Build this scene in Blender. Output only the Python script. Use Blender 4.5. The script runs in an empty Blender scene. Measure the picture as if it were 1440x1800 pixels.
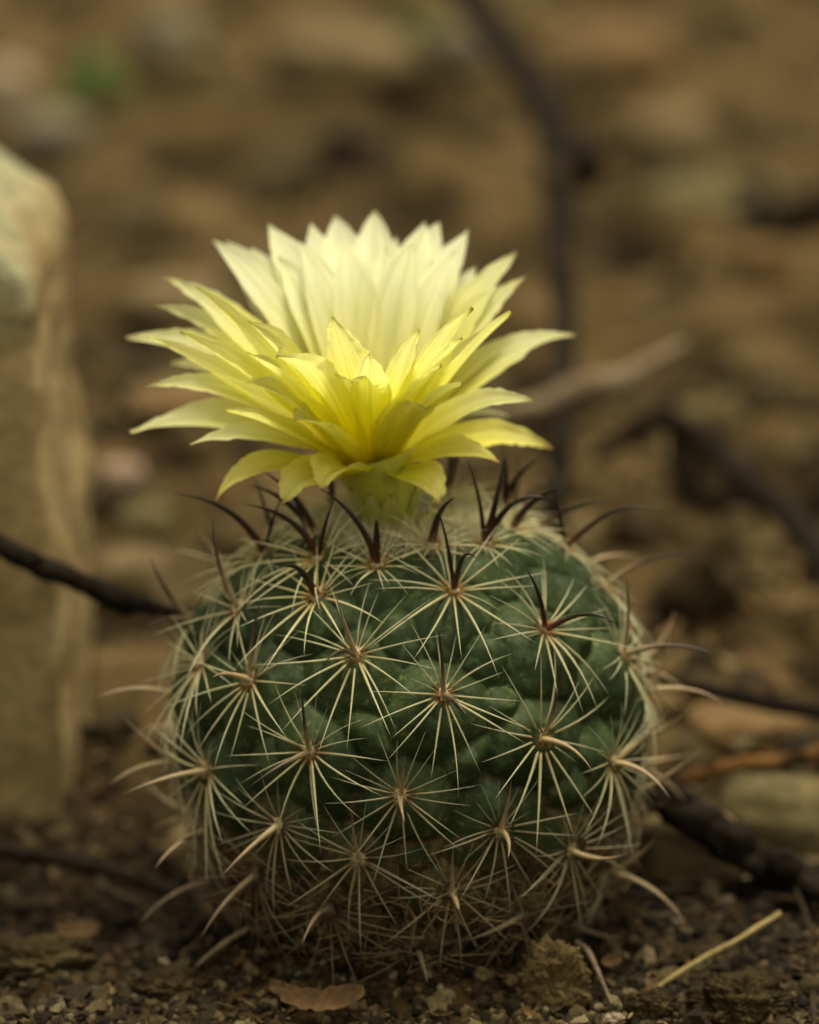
import bpy, math, random
import numpy as np
from mathutils import Vector, Matrix, Quaternion

# ------------------------------------------------------------------ scene, camera, light
# one Blender unit is 10 cm
S = bpy.context.scene
COL = S.collection
S.unit_settings.scale_length = 0.1
random.seed(7)
rng = np.random.default_rng(11)

TH = math.radians(17.0)
DIST = 6.0
ZL = 0.64
WIDTH = 1.17                      # width of the frame at the plant's axis
LENS = 36.0 * DIST / WIDTH
CAM = Vector((0, -DIST * math.cos(TH), ZL + DIST * math.sin(TH)))
cd = bpy.data.cameras.new("camera")
cam = bpy.data.objects.new("camera", cd)
COL.objects.link(cam)
cam.location = CAM
cam.rotation_euler = (math.radians(90) - TH, 0, 0)
cd.sensor_fit = 'HORIZONTAL'
cd.sensor_width = 36.0
cd.lens = LENS
cd.clip_start = 0.05
cd.clip_end = 2000
cd.dof.use_dof = True
cd.dof.focus_distance = DIST - 0.31
cd.dof.aperture_fstop = 1.35
cd.dof.aperture_blades = 0
S.camera = cam

SUN_EL, SUN_AZ = math.radians(85), math.radians(60)   # azimuth clockwise from +y
w = bpy.data.worlds.new("World")
S.world = w
w.use_nodes = True
wn = w.node_tree
for n in list(wn.nodes):
    wn.nodes.remove(n)
sky = wn.nodes.new("ShaderNodeTexSky")
sky.sky_type = 'NISHITA'
sky.sun_disc = False
sky.sun_elevation = SUN_EL
sky.sun_rotation = SUN_AZ
sky.air_density = 1.0
sky.dust_density = 6.0
sky.ozone_density = 0.5
hs = wn.nodes.new("ShaderNodeHueSaturation")
hs.inputs['Saturation'].default_value = 0.25
mw = wn.nodes.new("ShaderNodeMix")
mw.data_type = 'RGBA'
mw.blend_type = 'MULTIPLY'
mw.inputs[0].default_value = 1
mw.inputs[7].default_value = (1.0, 0.9, 0.6, 1)
bg = wn.nodes.new("ShaderNodeBackground")
bg.inputs["Strength"].default_value = 0.13
wo = wn.nodes.new("ShaderNodeOutputWorld")
wn.links.new(sky.outputs[0], hs.inputs['Color'])
wn.links.new(hs.outputs[0], mw.inputs[6])
wn.links.new(mw.outputs[2], bg.inputs['Color'])
wn.links.new(bg.outputs[0], wo.inputs[0])

sl = bpy.data.lights.new("sun", 'SUN')
sl.energy = 1.5
sl.angle = math.radians(12)
sl.color = (1.0, 0.94, 0.74)
so = bpy.data.objects.new("sun", sl)
COL.objects.link(so)
sd = Vector((math.sin(SUN_AZ) * math.cos(SUN_EL), math.cos(SUN_AZ) * math.cos(SUN_EL), math.sin(SUN_EL)))
so.rotation_euler = sd.to_track_quat('Z', 'Y').to_euler()
so.location = (1, -1, 5)

S.view_settings.view_transform = 'Standard'
S.view_settings.look = 'None'
S.view_settings.gamma = 1
S.view_settings.exposure = 0.5
S.view_settings.use_curve_mapping = False
S.render.engine = 'CYCLES'
S.cycles.max_bounces = 10
S.cycles.transmission_bounces = 8
S.cycles.use_denoising = True

# ------------------------------------------------------------------ placing helpers
RGT = Vector((1, 0, 0))
FWD = Vector((0, math.cos(TH), -math.sin(TH)))
UPV = Vector((0, math.sin(TH), math.cos(TH)))
K = WIDTH / DIST / 1440.0          # tangent per photo pixel


def ray(px, py):
    return (FWD + RGT * ((px - 720) * K) + UPV * ((900 - py) * K))


def at_y(px, py, y):
    d = ray(px, py)
    return CAM + d * ((y - CAM.y) / d.y)


def at_z(px, py, z=0.0):
    d = ray(px, py)
    return CAM + d * ((z - CAM.z) / d.z)


def pxlen(n, p):
    """length in units of n photo pixels at the depth of p"""
    return n * K * (p - CAM).dot(FWD)


# ------------------------------------------------------------------ noise (numpy)
_T = np.random.default_rng(3).random((64, 64, 64)).astype(np.float32)


def vnoise(P):
    P = np.asarray(P, dtype=np.float64)
    i = np.floor(P).astype(np.int64)
    f = P - i
    f = f * f * (3 - 2 * f)
    r = 0
    for a in (0, 1):
        wa = f[..., 0] if a else 1 - f[..., 0]
        for b in (0, 1):
            wb = f[..., 1] if b else 1 - f[..., 1]
            for c in (0, 1):
                wc = f[..., 2] if c else 1 - f[..., 2]
                r = r + wa * wb * wc * _T[(i[..., 0] + a) & 63, (i[..., 1] + b) & 63, (i[..., 2] + c) & 63]
    return r * 2 - 1


def fbm(P, o=4, g=0.5, l=2.03):
    P = np.asarray(P, dtype=np.float64)
    a, s, t = 1.0, 0, 0
    for k in range(o):
        s = s + a * vnoise(P + k * 17.3)
        t += a
        a *= g
        P = P * l
    return s / t


# ------------------------------------------------------------------ object helpers
def mesh_obj(name, V, F, mats, parent=None, smooth=True, uv=None, attrs=None, fmat=None):
    me = bpy.data.meshes.new(name)
    V = np.asarray(V, dtype=np.float32)
    if isinstance(F, np.ndarray):
        nf, k = F.shape
        me.vertices.add(len(V))
        me.vertices.foreach_set("co", V.ravel())
        me.loops.add(nf * k)
        me.loops.foreach_set("vertex_index", F.astype(np.int32).ravel())
        me.polygons.add(nf)
        me.polygons.foreach_set("loop_start", np.arange(0, nf * k, k, dtype=np.int32))
        me.update(calc_edges=True)
    else:
        me.from_pydata([tuple(v) for v in V], [], F)
    if not isinstance(mats, (list, tuple)):
        mats = [mats]
    for m in mats:
        me.materials.append(m)
    if fmat is not None:
        me.polygons.foreach_set("material_index", np.asarray(fmat, dtype=np.int32))
    me.polygons.foreach_set("use_smooth", [smooth] * len(me.polygons))
    for k, arr in (attrs or {}).items():
        arr = np.asarray(arr, dtype=np.float32)
        if arr.ndim == 2:
            at = me.attributes.new(k, 'FLOAT_VECTOR', 'POINT')
            at.data.foreach_set("vector", arr.ravel())
        else:
            at = me.attributes.new(k, 'FLOAT', 'POINT')
            at.data.foreach_set("value", arr)
    me.update()
    return link(name, me, parent)


def link(name, me, parent=None):
    o = bpy.data.objects.new(name, me)
    COL.objects.link(o)
    if parent is not None:
        o.parent = parent
    return o


def tag(o, label=None, cat=None, group=None, kind=None):
    if label:
        o['label'] = label
    if cat:
        o['category'] = cat
    if group:
        o['group'] = group
    if kind:
        o['kind'] = kind
    return o


def empty(name, loc):
    o = bpy.data.objects.new(name, None)
    o.empty_display_size = 0.05
    COL.objects.link(o)
    o.location = loc
    return o


def ico(sub):
    import bmesh
    bm = bmesh.new()
    bmesh.ops.create_icosphere(bm, subdivisions=sub, radius=1)
    V = np.array([v.co[:] for v in bm.verts])
    F = np.array([[v.index for v in f.verts] for f in bm.faces])
    bm.free()
    return V, F


ICO = {k: ico(k) for k in (1, 2, 3, 4, 5, 6)}


def catmull(pts, n):
    P = [np.array(p, dtype=float) for p in pts]
    P = [2 * P[0] - P[1]] + P + [2 * P[-1] - P[-2]]
    out = []
    for i in range(1, len(P) - 2):
        a, b, c, d = P[i - 1:i + 3]
        for k in range(n):
            t = k / n
            out.append(0.5 * (2 * b + (c - a) * t + (2 * a - 5 * b + 4 * c - d) * t * t + (3 * b - a - 3 * c + d) * t ** 3))
    out.append(P[-2])
    return np.array(out)


def tube(C, R, sides=8, cap=True, lump=0.0, freq=10.0, seed=0.0):
    """tapered tube along centreline C with radii R; returns V, F, t along length"""
    C = np.asarray(C, float)
    n = len(C)
    T = np.gradient(C, axis=0)
    T /= np.linalg.norm(T, axis=1)[:, None] + 1e-12
    ref = np.array([0.13, 0.31, 0.94])
    if abs(T[0] @ ref) > 0.9:
        ref = np.array([1.0, 0.1, 0])
    u = np.cross(T[0], ref)
    u /= np.linalg.norm(u)
    V = []
    for i in range(n):
        u = u - T[i] * (u @ T[i])
        u /= np.linalg.norm(u)
        v = np.cross(T[i], u)
        for k in range(sides):
            a = 2 * math.pi * k / sides
            V.append(C[i] + R[i] * (math.cos(a) * u + math.sin(a) * v))
    V = np.array(V)
    if lump:
        cen = np.repeat(C, sides, axis=0)
        nn = fbm(V * freq + seed, 3)
        V = cen + (V - cen) * (1 + lump * nn)[:, None]
    F = []
    for i in range(n - 1):
        for k in range(sides):
            a = i * sides + k
            b = i * sides + (k + 1) % sides
            F.append([a, b, b + sides, a + sides])
    t = np.repeat(np.linspace(0, 1, n), sides)
    if cap:
        F.append(list(range(sides))[::-1])
        F.append([(n - 1) * sides + k for k in range(sides)])
    return V, F, t


# ------------------------------------------------------------------ material helpers
def nodes(name, rough=0.8, spec=0.3):
    m = bpy.data.materials.new(name)
    m.use_nodes = True
    nt = m.node_tree
    b = nt.nodes['Principled BSDF']
    b.inputs['Roughness'].default_value = rough
    b.inputs['Specular IOR Level'].default_value = spec
    return m, nt, b


def N(nt, t, **kw):
    n = nt.nodes.new(t)
    for k, v in kw.items():
        if k in n.inputs:
            n.inputs[k].default_value = v
        else:
            setattr(n, k, v)
    return n


def noise(nt, scale, detail=4, rough=0.55, vec=None, dist=0.0):
    n = N(nt, "ShaderNodeTexNoise")
    n.inputs['Scale'].default_value = scale
    n.inputs['Detail'].default_value = detail
    n.inputs['Roughness'].default_value = rough
    n.inputs['Distortion'].default_value = dist
    if vec is None:
        tc = N(nt, "ShaderNodeTexCoord")
        vec = tc.outputs['Object']
    nt.links.new(vec, n.inputs['Vector'])
    return n.outputs['Fac']


def ramp(nt, fac, stops, interp='LINEAR'):
    r = N(nt, "ShaderNodeValToRGB")
    r.color_ramp.interpolation = interp
    el = r.color_ramp.elements
    while len(el) < len(stops):
        el.new(0.5)
    for e, (p, c) in zip(el, stops):
        e.position = p
        e.color = (c, c, c, 1) if isinstance(c, (int, float)) else (*c, 1)
    nt.links.new(fac, r.inputs[0])
    return r.outputs[0]


def mix(nt, fac, a, b, mode='MIX'):
    n = N(nt, "ShaderNodeMix")
    n.data_type = 'RGBA'
    n.blend_type = mode
    for sock, v in ((n.inputs[0], fac), (n.inputs[6], a), (n.inputs[7], b)):
        if isinstance(v, (int, float)):
            sock.default_value = v
        elif isinstance(v, tuple):
            sock.default_value = (*v, 1)
        else:
            nt.links.new(v, sock)
    return n.outputs[2]


def attr(nt, name, out='Fac'):
    a = N(nt, "ShaderNodeAttribute")
    a.attribute_name = name
    return a.outputs[out]


def math_n(nt, op, a, b=0.0):
    n = N(nt, "ShaderNodeMath")
    n.operation = op
    for i, v in enumerate((a, b)):
        if isinstance(v, (int, float)):
            n.inputs[i].default_value = v
        else:
            nt.links.new(v, n.inputs[i])
    return n.outputs[0]


def bump(nt, b, h, dist=0.005, strength=0.6):
    n = N(nt, "ShaderNodeBump")
    n.inputs['Strength'].default_value = strength
    n.inputs['Distance'].default_value = dist
    nt.links.new(h, n.inputs['Height'])
    nt.links.new(n.outputs[0], b.inputs['Normal'])


def soil_material(name, dark, mid, light, sc=1.0, shade_tint=None):
    m, nt, b = nodes(name, 0.95, 0.12)
    big = noise(nt, 3.0 * sc, 5, 0.6)
    fine = noise(nt, 60 * sc, 5, 0.7)
    c1 = ramp(nt, big, [(0.32, dark), (0.5, mid), (0.68, light)])
    c2 = ramp(nt, fine, [(0.3, (0.45, 0.42, 0.4)), (0.5, (0.95, 0.95, 0.95)), (0.75, (1.5, 1.45, 1.35))])
    c = mix(nt, 0.85, c1, c2, 'MULTIPLY')
    if shade_tint is not None:
        c = mix(nt, 1.0, c, ramp(nt, attr(nt, 'mould_and_shade'), [(0, (1, 1, 1)), (1, shade_tint)]), 'MULTIPLY')  # painted shade and leaf mould multiplied into the soil colour
    nt.links.new(c, b.inputs['Base Color'])
    bump(nt, b, fine, 0.004, 0.8)
    return m


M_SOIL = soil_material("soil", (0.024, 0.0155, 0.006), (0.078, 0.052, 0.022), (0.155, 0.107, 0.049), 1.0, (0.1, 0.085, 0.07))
M_CLOD = soil_material("soil_crumb", (0.06, 0.043, 0.019), (0.14, 0.102, 0.047), (0.23, 0.175, 0.085), 4.0)
M_CLOD2 = soil_material("dark_soil_crumb", (0.02, 0.014, 0.006), (0.05, 0.037, 0.017), (0.10, 0.076, 0.036), 4.0)


def grain_material(name, stops):
    m, nt, b = nodes(name, 0.85, 0.25)
    r = attr(nt, "rnd")
    c = ramp(nt, r, stops)
    c = mix(nt, 1.0, c, ramp(nt, attr(nt, 'mould_and_shade'), [(0, (1, 1, 1)), (1, (0.12, 0.1, 0.085))]), 'MULTIPLY')  # same painted shade darkens the grains, gravel and litter
    f = noise(nt, 90, 3, 0.6)
    c = mix(nt, 0.7, c, ramp(nt, f, [(0.3, 0.5), (0.7, 1.35)]), 'MULTIPLY')
    nt.links.new(c, b.inputs['Base Color'])
    bump(nt, b, f, 0.003, 0.5)
    return m


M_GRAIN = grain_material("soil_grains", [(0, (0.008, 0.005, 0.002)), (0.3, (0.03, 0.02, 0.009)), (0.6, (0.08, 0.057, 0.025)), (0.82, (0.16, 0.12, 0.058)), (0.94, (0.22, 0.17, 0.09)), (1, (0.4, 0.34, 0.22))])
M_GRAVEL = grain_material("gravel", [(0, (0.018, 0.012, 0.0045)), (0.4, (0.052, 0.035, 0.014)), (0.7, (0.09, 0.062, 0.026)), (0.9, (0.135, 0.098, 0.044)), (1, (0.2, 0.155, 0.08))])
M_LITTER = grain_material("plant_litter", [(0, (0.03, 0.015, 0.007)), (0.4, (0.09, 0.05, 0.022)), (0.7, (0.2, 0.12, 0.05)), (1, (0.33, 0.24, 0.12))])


def stone_material(name, a, bcol, c3, sc=6.0, rough=0.85):
    m, nt, b = nodes(name, rough, 0.25)
    n1 = noise(nt, sc, 6, 0.65, dist=0.4)
    n2 = noise(nt, sc * 9, 5, 0.7)
    c = ramp(nt, n1, [(0.3, a), (0.52, bcol), (0.72, c3)])
    c = mix(nt, 0.8, c, ramp(nt, n2, [(0.3, 0.55), (0.7, 1.3)]), 'MULTIPLY')
    nt.links.new(c, b.inputs['Base Color'])
    bump(nt, b, n2, 0.01, 0.6)
    return m


M_ST_TAN = stone_material("tan_stone", (0.09, 0.062, 0.03), (0.165, 0.118, 0.06), (0.24, 0.18, 0.10))
M_ST_PALE = stone_material("pale_stone", (0.25, 0.19, 0.13), (0.38, 0.3, 0.22), (0.5, 0.42, 0.32))
M_ST_GREY = stone_material("grey_stone", (0.10, 0.083, 0.058), (0.17, 0.142, 0.10), (0.24, 0.21, 0.155))
M_ST_OLIVE = stone_material("olive_stone", (0.07, 0.055, 0.024), (0.135, 0.108, 0.05), (0.2, 0.165, 0.085))
M_ST_PINK = stone_material("pink_stone", (0.2, 0.13, 0.10), (0.32, 0.23, 0.18), (0.42, 0.32, 0.27))
M_ST_RUST = stone_material("rust_stone", (0.09, 0.052, 0.022), (0.17, 0.105, 0.045), (0.24, 0.155, 0.07))


def bark_material(name, dark, light, patch=None, sc=14):
    m, nt, b = nodes(name, 0.95, 0.08)
    n1 = noise(nt, sc, 6, 0.7, dist=0.6)
    n2 = noise(nt, sc * 6, 4, 0.7)
    c = ramp(nt, n1, [(0.35, dark), (0.75, light)])
    if patch:
        pn = noise(nt, sc * 0.55, 3, 0.5)
        c = mix(nt, ramp(nt, pn, [(0.53, 0.0), (0.6, 1.0)]), c, patch)
    c = mix(nt, 0.7, c, ramp(nt, n2, [(0.3, 0.45), (0.7, 1.35)]), 'MULTIPLY')
    nt.links.new(c, b.inputs['Base Color'])
    bump(nt, b, n2, 0.006, 0.8)
    return m


M_BARK = bark_material("black_bark", (0.008, 0.006, 0.005), (0.038, 0.03, 0.022), sc=22)
M_BARK2 = bark_material("grey_brown_bark", (0.018, 0.013, 0.008), (0.07, 0.053, 0.034))
M_BARK3 = bark_material("peeling_bark", (0.015, 0.01, 0.006), (0.06, 0.035, 0.018), (0.17, 0.085, 0.03), 20)
M_STRAW = bark_material("dry_straw", (0.2, 0.15, 0.06), (0.4, 0.32, 0.16))
M_PALEW = bark_material("weathered_wood", (0.12, 0.085, 0.055), (0.36, 0.28, 0.2))


# ------------------------------------------------------------------ ground
PITS = [(px_, py_, at_z(px_, py_, 0.0), r_) for px_, py_, r_ in [
    (1180, 445, 105), (1240, 612, 45), (1380, 360, 75), (350, 295, 70), (485, 150, 60), (255, 150, 55), (290, 440, 50), (745, 180, 70),
    (745, 360, 60), (1060, 265, 60), (640, 300, 60), (60, 275, 60), (235, 620, 50), (1130, 380, 50), (1420, 850, 70), (1270, 1120, 60), (1180, 1090, 40), (1440, 560, 60), (880, 420, 60)]]


def gz(x, y):
    x = np.asarray(x, float)
    y = np.asarray(y, float)
    far = np.clip((np.hypot(x, y) - 0.5) / 1.5, 0, 1)
    P = np.stack([x, y, np.zeros_like(x)], -1)
    z = 0.055 * fbm(P * 1.1 + 5, 3) * far
    z = z + 0.10 * fbm(P * 2.6 + 9, 4) * (0.12 + 0.88 * far)
    z = z + 0.03 * fbm(P * 9 + 2, 4, 0.6)
    # hollow to the left of the plant and behind it, a low rim around its foot
    z = z - 0.14 * np.exp(-(((x + 0.48) / 0.26) ** 2 + ((y - 0.3) / 0.3) ** 2))
    z = z + 0.055 * np.exp(-((np.hypot(x, y) - 0.24) / 0.08) ** 2)
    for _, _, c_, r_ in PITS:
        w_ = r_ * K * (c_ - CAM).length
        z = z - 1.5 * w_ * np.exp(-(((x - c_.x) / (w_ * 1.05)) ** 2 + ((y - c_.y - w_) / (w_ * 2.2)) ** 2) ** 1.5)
    d = np.exp(-(((x - 0.27) / 0.06) ** 2 + ((y + 0.13) / 0.09) ** 2))
    z = z - 0.05 * d
    return z


def mould_and_shade(P):
    """how much painted shade and dark leaf mould darken the ground, 0..1"""
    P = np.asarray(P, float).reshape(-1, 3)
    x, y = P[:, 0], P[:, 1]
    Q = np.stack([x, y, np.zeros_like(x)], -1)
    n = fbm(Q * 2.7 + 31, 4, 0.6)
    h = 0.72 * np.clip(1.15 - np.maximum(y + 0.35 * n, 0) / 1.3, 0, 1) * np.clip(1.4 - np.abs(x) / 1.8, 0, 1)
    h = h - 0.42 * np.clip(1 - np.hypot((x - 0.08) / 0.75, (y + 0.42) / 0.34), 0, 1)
    a = np.exp(-(((x + 0.42) / 0.36) ** 2 + ((y - 0.28) / 0.36) ** 2) ** 1.5)  # shade under the slab, painted over the left hollow
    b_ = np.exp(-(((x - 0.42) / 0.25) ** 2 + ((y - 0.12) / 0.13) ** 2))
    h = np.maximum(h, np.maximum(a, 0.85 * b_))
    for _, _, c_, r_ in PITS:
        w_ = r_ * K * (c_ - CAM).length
        h = np.maximum(h, 1.0 * np.exp(-(((x - c_.x) / (w_ * 1.2)) ** 2 + ((y - c_.y) / (w_ * 3.2)) ** 2) ** 1.5 * (1 + 0.8 * n)))  # shade of each pit painted into its colour
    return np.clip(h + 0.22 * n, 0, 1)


def gz1(x, y):
    return float(gz(np.array([x]), np.array([y]))[0])


def axis_pts(lo, hi, fine, n_far, lim):
    a = np.arange(lo, hi, fine)
    f = np.geomspace(fine * 2, lim, n_far)
    return np.concatenate([(lo - f)[::-1], a, hi + f])


xs = axis_pts(-0.85, 0.85, 0.0055, 90, 400)
ys = np.concatenate([axis_pts(-0.6, 1.2, 0.0065, 40, 400)[:40], np.arange(-0.6, 1.2, 0.0065), np.arange(1.2, 9, 0.035), 9 + np.geomspace(0.05, 400, 60)])
X, Y = np.meshgrid(xs, ys)
Zg = gz(X, Y)
near = np.exp(-np.maximum(0, np.hypot(X, Y) - 0.7) * 2.0)
PP = np.stack([X, Y, Zg], -1)
Zg = Zg + near * 0.016 * fbm(PP * 34, 3, 0.65)
nx, ny = len(xs), len(ys)
idx = np.arange(nx * ny).reshape(ny, nx)
F = np.stack([idx[:-1, :-1], idx[:-1, 1:], idx[1:, 1:], idx[1:, :-1]], -1).reshape(-1, 4)
g = mesh_obj("ground", np.stack([X, Y, Zg], -1).reshape(-1, 3), F, M_SOIL, attrs={"mould_and_shade": mould_and_shade(np.stack([X, Y, Zg], -1))})
tag(g, "dark crumbly soil the cactus grows in", kind='structure')


def scatter(name, n, place, size, mat, label, sub=1, flat=(0.5, 1.0), nv=10, rough=0.35, par=None, sink=0.3):
    """n small lumps as one mesh; place(k) -> (n,3) points"""
    V0, F0 = ICO[sub]
    var = []
    for k in range(nv):
        d = 1 + rough * fbm(V0 * 1.3 + k * 7.7, 2)
        d = d * (1 + 0.25 * (rng.random(len(V0)) - 0.5))
        var.append(V0 * d[:, None])
    pts = place(n)
    s = size(n)
    VV = np.empty((n, len(V0), 3))
    for k in range(n):
        q = Quaternion((random.gauss(0, 1), random.gauss(0, 1), random.gauss(0, 1), random.gauss(0, 1))).normalized()
        R = np.array(q.to_matrix())
        A = var[k % nv] * np.array([1, random.uniform(0.6, 1), random.uniform(*flat)]) * s[k]
        VV[k] = A @ R.T + pts[k] + np.array([0, 0, s[k] * sink])
    Fs = (F0[None] + (np.arange(n) * len(V0))[:, None, None]).reshape(-1, 3)
    r = np.repeat(rng.random(n), len(V0))
    o = mesh_obj(name, VV.reshape(-1, 3), Fs, mat, par, smooth=False, attrs={'rnd': r, 'mould_and_shade': np.repeat(mould_and_shade(pts) * (0.12 if par else 1), len(V0))})
    tag(o, label, kind='stuff')
    return o


def pl(x0, x1, y0, y1, p=1.0):
    def f(n):
        x = rng.uniform(x0, x1, n)
        y = y0 + (y1 - y0) * rng.random(n) ** p
        return np.stack([x, y, gz(x, y)], -1)
    return f


scatter("soil_grains", 24000, pl(-0.75, 0.75, -0.5, 0.6, 1.6), lambda n: 0.0018 + 0.011 * rng.random(n) ** 3, M_GRAIN, "fine brown soil crumbs and sand grains around the cactus foot", 1)
scatter("near_gravel", 1900, pl(-0.8, 0.8, -0.5, 0.5, 1.0), lambda n: 0.005 + 0.018 * rng.random(n) ** 3, M_GRAIN, "small dark crumbs of soil and grit near the cactus", 2, rough=0.9)
scatter("gravel", 1500, pl(-1.6, 1.6, 0.5, 3.2, 1.1), lambda n: 0.01 + 0.04 * rng.random(n) ** 3, M_GRAVEL, "small tan and brown gravel lying over the soil", 2, rough=0.6)
scatter("rubble", 850, pl(-4, 4, 1.5, 14.0, 1.2), lambda n: 0.03 + 0.11 * rng.random(n) ** 3, M_GRAVEL, "blurred broken stones and clods across the far ground", 2, rough=0.7)


# litter flakes
def litter(name, n, x0, x1, y0, y1, smin, smax, label):
    VV, FF, R = [], [], []
    c = 0
    for k in range(n):
        x, y = random.uniform(x0, x1), random.uniform(y0, y1)
        L = random.uniform(smin, smax)
        W = L * random.uniform(0.12, 0.5)
        q = Matrix.Rotation(random.uniform(0, 6.3), 3, 'Z') @ Matrix.Rotation(random.gauss(0, 0.45), 3, 'X') @ Matrix.Rotation(random.gauss(0, 0.3), 3, 'Y')
        p = Vector((x, y, gz1(x, y) + L * 0.12 + 0.003))
        curl = random.uniform(-0.3, 0.5)
        r = random.random()
        for i in range(4):
            t = i / 3 * 2 - 1
            ww = W * (1 - 0.75 * t * t) * random.uniform(0.75, 1.1)
            for s_ in (-1, 0, 1):
                for h in (0, 1):
                    v = Vector((t * L, s_ * ww, curl * L * (t * t) + abs(s_) * ww * 0.25 + h * L * 0.045))
                    VV.append(p + q @ v)
                    R.append(r)
        def id_(i, s_, h):
            return c + i * 6 + s_ * 2 + h
        for i in range(3):
            for s_ in range(2):
                FF.append([id_(i, s_, 1), id_(i + 1, s_, 1), id_(i + 1, s_ + 1, 1), id_(i, s_ + 1, 1)])
                FF.append([id_(i, s_, 0), id_(i, s_ + 1, 0), id_(i + 1, s_ + 1, 0), id_(i + 1, s_, 0)])
            FF.append([id_(i, 0, 0), id_(i + 1, 0, 0), id_(i + 1, 0, 1), id_(i, 0, 1)])
            FF.append([id_(i, 2, 0), id_(i, 2, 1), id_(i + 1, 2, 1), id_(i + 1, 2, 0)])
        FF.append([id_(0, 0, 0), id_(0, 0, 1), id_(0, 1, 1), id_(0, 1, 0)])
        FF.append([id_(0, 1, 0), id_(0, 1, 1), id_(0, 2, 1), id_(0, 2, 0)])
        FF.append([id_(3, 0, 0), id_(3, 1, 0), id_(3, 1, 1), id_(3, 0, 1)])
        FF.append([id_(3, 1, 0), id_(3, 2, 0), id_(3, 2, 1), id_(3, 1, 1)])
        c += 24
    o = mesh_obj(name, VV, np.array(FF), M_LITTER, attrs={'rnd': R, 'mould_and_shade': mould_and_shade(VV) * 0.7}, smooth=False)
    return tag(o, label, kind='stuff')


litter("leaf_litter", 1700, -0.75, 0.75, -0.5, 0.8, 0.006, 0.022, "shredded dry plant litter strewn over the near soil")
litter("dry_debris", 500, -1.6, 1.6, 0.6, 5.0, 0.02, 0.07, "larger dry leaf scraps scattered over the ground behind")


# ------------------------------------------------------------------ individual stones and clods
def lump(name, c, r, mat, label, cat, seed=0, sub=5, amp=0.35, freq=1.2, ridg=0.0, rotz=0.0, oct_=5, boxy=0.0):
    V0, F0 = ICO[sub]
    V = V0.copy()
    if boxy:
        V = V / (np.max(np.abs(V), axis=1)[:, None] ** boxy)
    d = 1 + amp * fbm(V0 * freq + seed, oct_, 0.55)
    if ridg:
        d = d - ridg * np.abs(fbm(V0 * freq * 3.1 + seed + 40, 4, 0.6))
    V = V * d[:, None] * np.array(r)
    ca, sa = math.cos(rotz), math.sin(rotz)
    V = V @ np.array([[ca, sa, 0], [-sa, ca, 0], [0, 0, 1]])
    o = mesh_obj(name, V, F0, mat, smooth=True)
    o.location = c
    tag(o, label, cat)
    return o


def stone(px, py, wpx, hpx, mat, label, seed, name="stone", cat="stone", deep=0.8, sink=0.25, lift=0.0, **kw):
    """a stone whose middle shows at the pixel, lying on the ground seen there"""
    p = at_z(px, py + hpx * 0.5 * (1 - sink), 0)
    for _ in range(3):
        p = at_z(px, py + hpx * 0.5 * (1 - sink), gz1(p.x, p.y))
    w_, h_ = pxlen(wpx, p) / 2, pxlen(hpx, p) / 2
    r = (w_, w_ * deep, h_)
    c = Vector((p.x, p.y + r[1] * 0.6, p.z + h_ * (1 - sink) * 0.8 + lift))
    return lump(name, c, r, mat, label, cat, seed, **kw)


# the big slab at the left
M_ROCK, nt, b = nodes("slab_rock", 0.9, 0.2)
tc = N(nt, "ShaderNodeTexCoord")
sx = N(nt, "ShaderNodeSeparateXYZ")
nt.links.new(tc.outputs['Object'], sx.inputs[0])
n1 = noise(nt, 4.5, 6, 0.65, dist=0.5)
n2 = noise(nt, 28, 5, 0.7)
c = ramp(nt, n1, [(0.28, (0.22, 0.14, 0.062)), (0.42, (0.37, 0.27, 0.135)), (0.7, (0.46, 0.365, 0.21))])
hz = math_n(nt, 'ADD', sx.outputs[2], math_n(nt, 'MULTIPLY', math_n(nt, 'SUBTRACT', n1, 0.5), 0.45))
hz = math_n(nt, 'SUBTRACT', hz, math_n(nt, 'MULTIPLY', sx.outputs[0], 0.15))
mp = N(nt, "ShaderNodeMapRange")
mp.inputs['From Min'].default_value = 0.27
mp.inputs['From Max'].default_value = 0.42
nt.links.new(hz, mp.inputs['Value'])
c = mix(nt, mp.outputs[0], c, mix(nt, n2, (0.17, 0.17, 0.10), (0.42, 0.42, 0.29)))
c = mix(nt, 0.8, c, ramp(nt, n2, [(0.3, 0.6), (0.7, 1.3)]), 'MULTIPLY')
nt.links.new(c, b.inputs['Base Color'])
bump(nt, b, n2, 0.012, 0.7)

YR = 0.62


def slab():
    """upright slab: outline of its right flank from base to slanting top, with real depth"""
    prof = [(-0.2, -0.005), (0.0, -0.005), (0.08, -0.005), (0.2, -0.006), (0.35, -0.008), (0.5, -0.022), (0.62, -0.028), (0.74, -0.028), (0.82, -0.028), (0.87, -0.05), (0.92, -0.11), (0.96, -0.18), (1.0, -0.26), (1.05, -0.36), (1.1, -0.48)]
    V0, F0 = ICO[6]
    V = V0 / (np.max(np.abs(V0), axis=1)[:, None] ** 0.97)
    cen = np.array([0, 0, 0])
    half = np.array([0.42, 0.34, 0.60])
    V = V * half
    # lean the top away to the left
    zz = V[:, 2] + 0.45
    cut = np.interp(zz, [p[0] for p in prof], [p[1] for p in prof])
    V[:, 0] = V[:, 0] + cut * np.clip((V[:, 0] / half[0] + 1) / 2, 0, 1) * 1.3
    d = 0.03 * fbm(V * 2.6 + 3, 5, 0.55) - 0.045 * np.abs(fbm(V * 7 + 20, 5, 0.65))
    V = V + V0 * d[:, None]
    return V, F0


V, F = slab()
pe = at_y(150, 1250, YR)
o = mesh_obj("slab_rock", V, F, M_ROCK)
o.location = (pe.x - 0.437, YR + 0.25, 0.45)
tag(o, "tall tan slab of rock with grey top standing at the left edge", "rock")
ROCK = o

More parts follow.
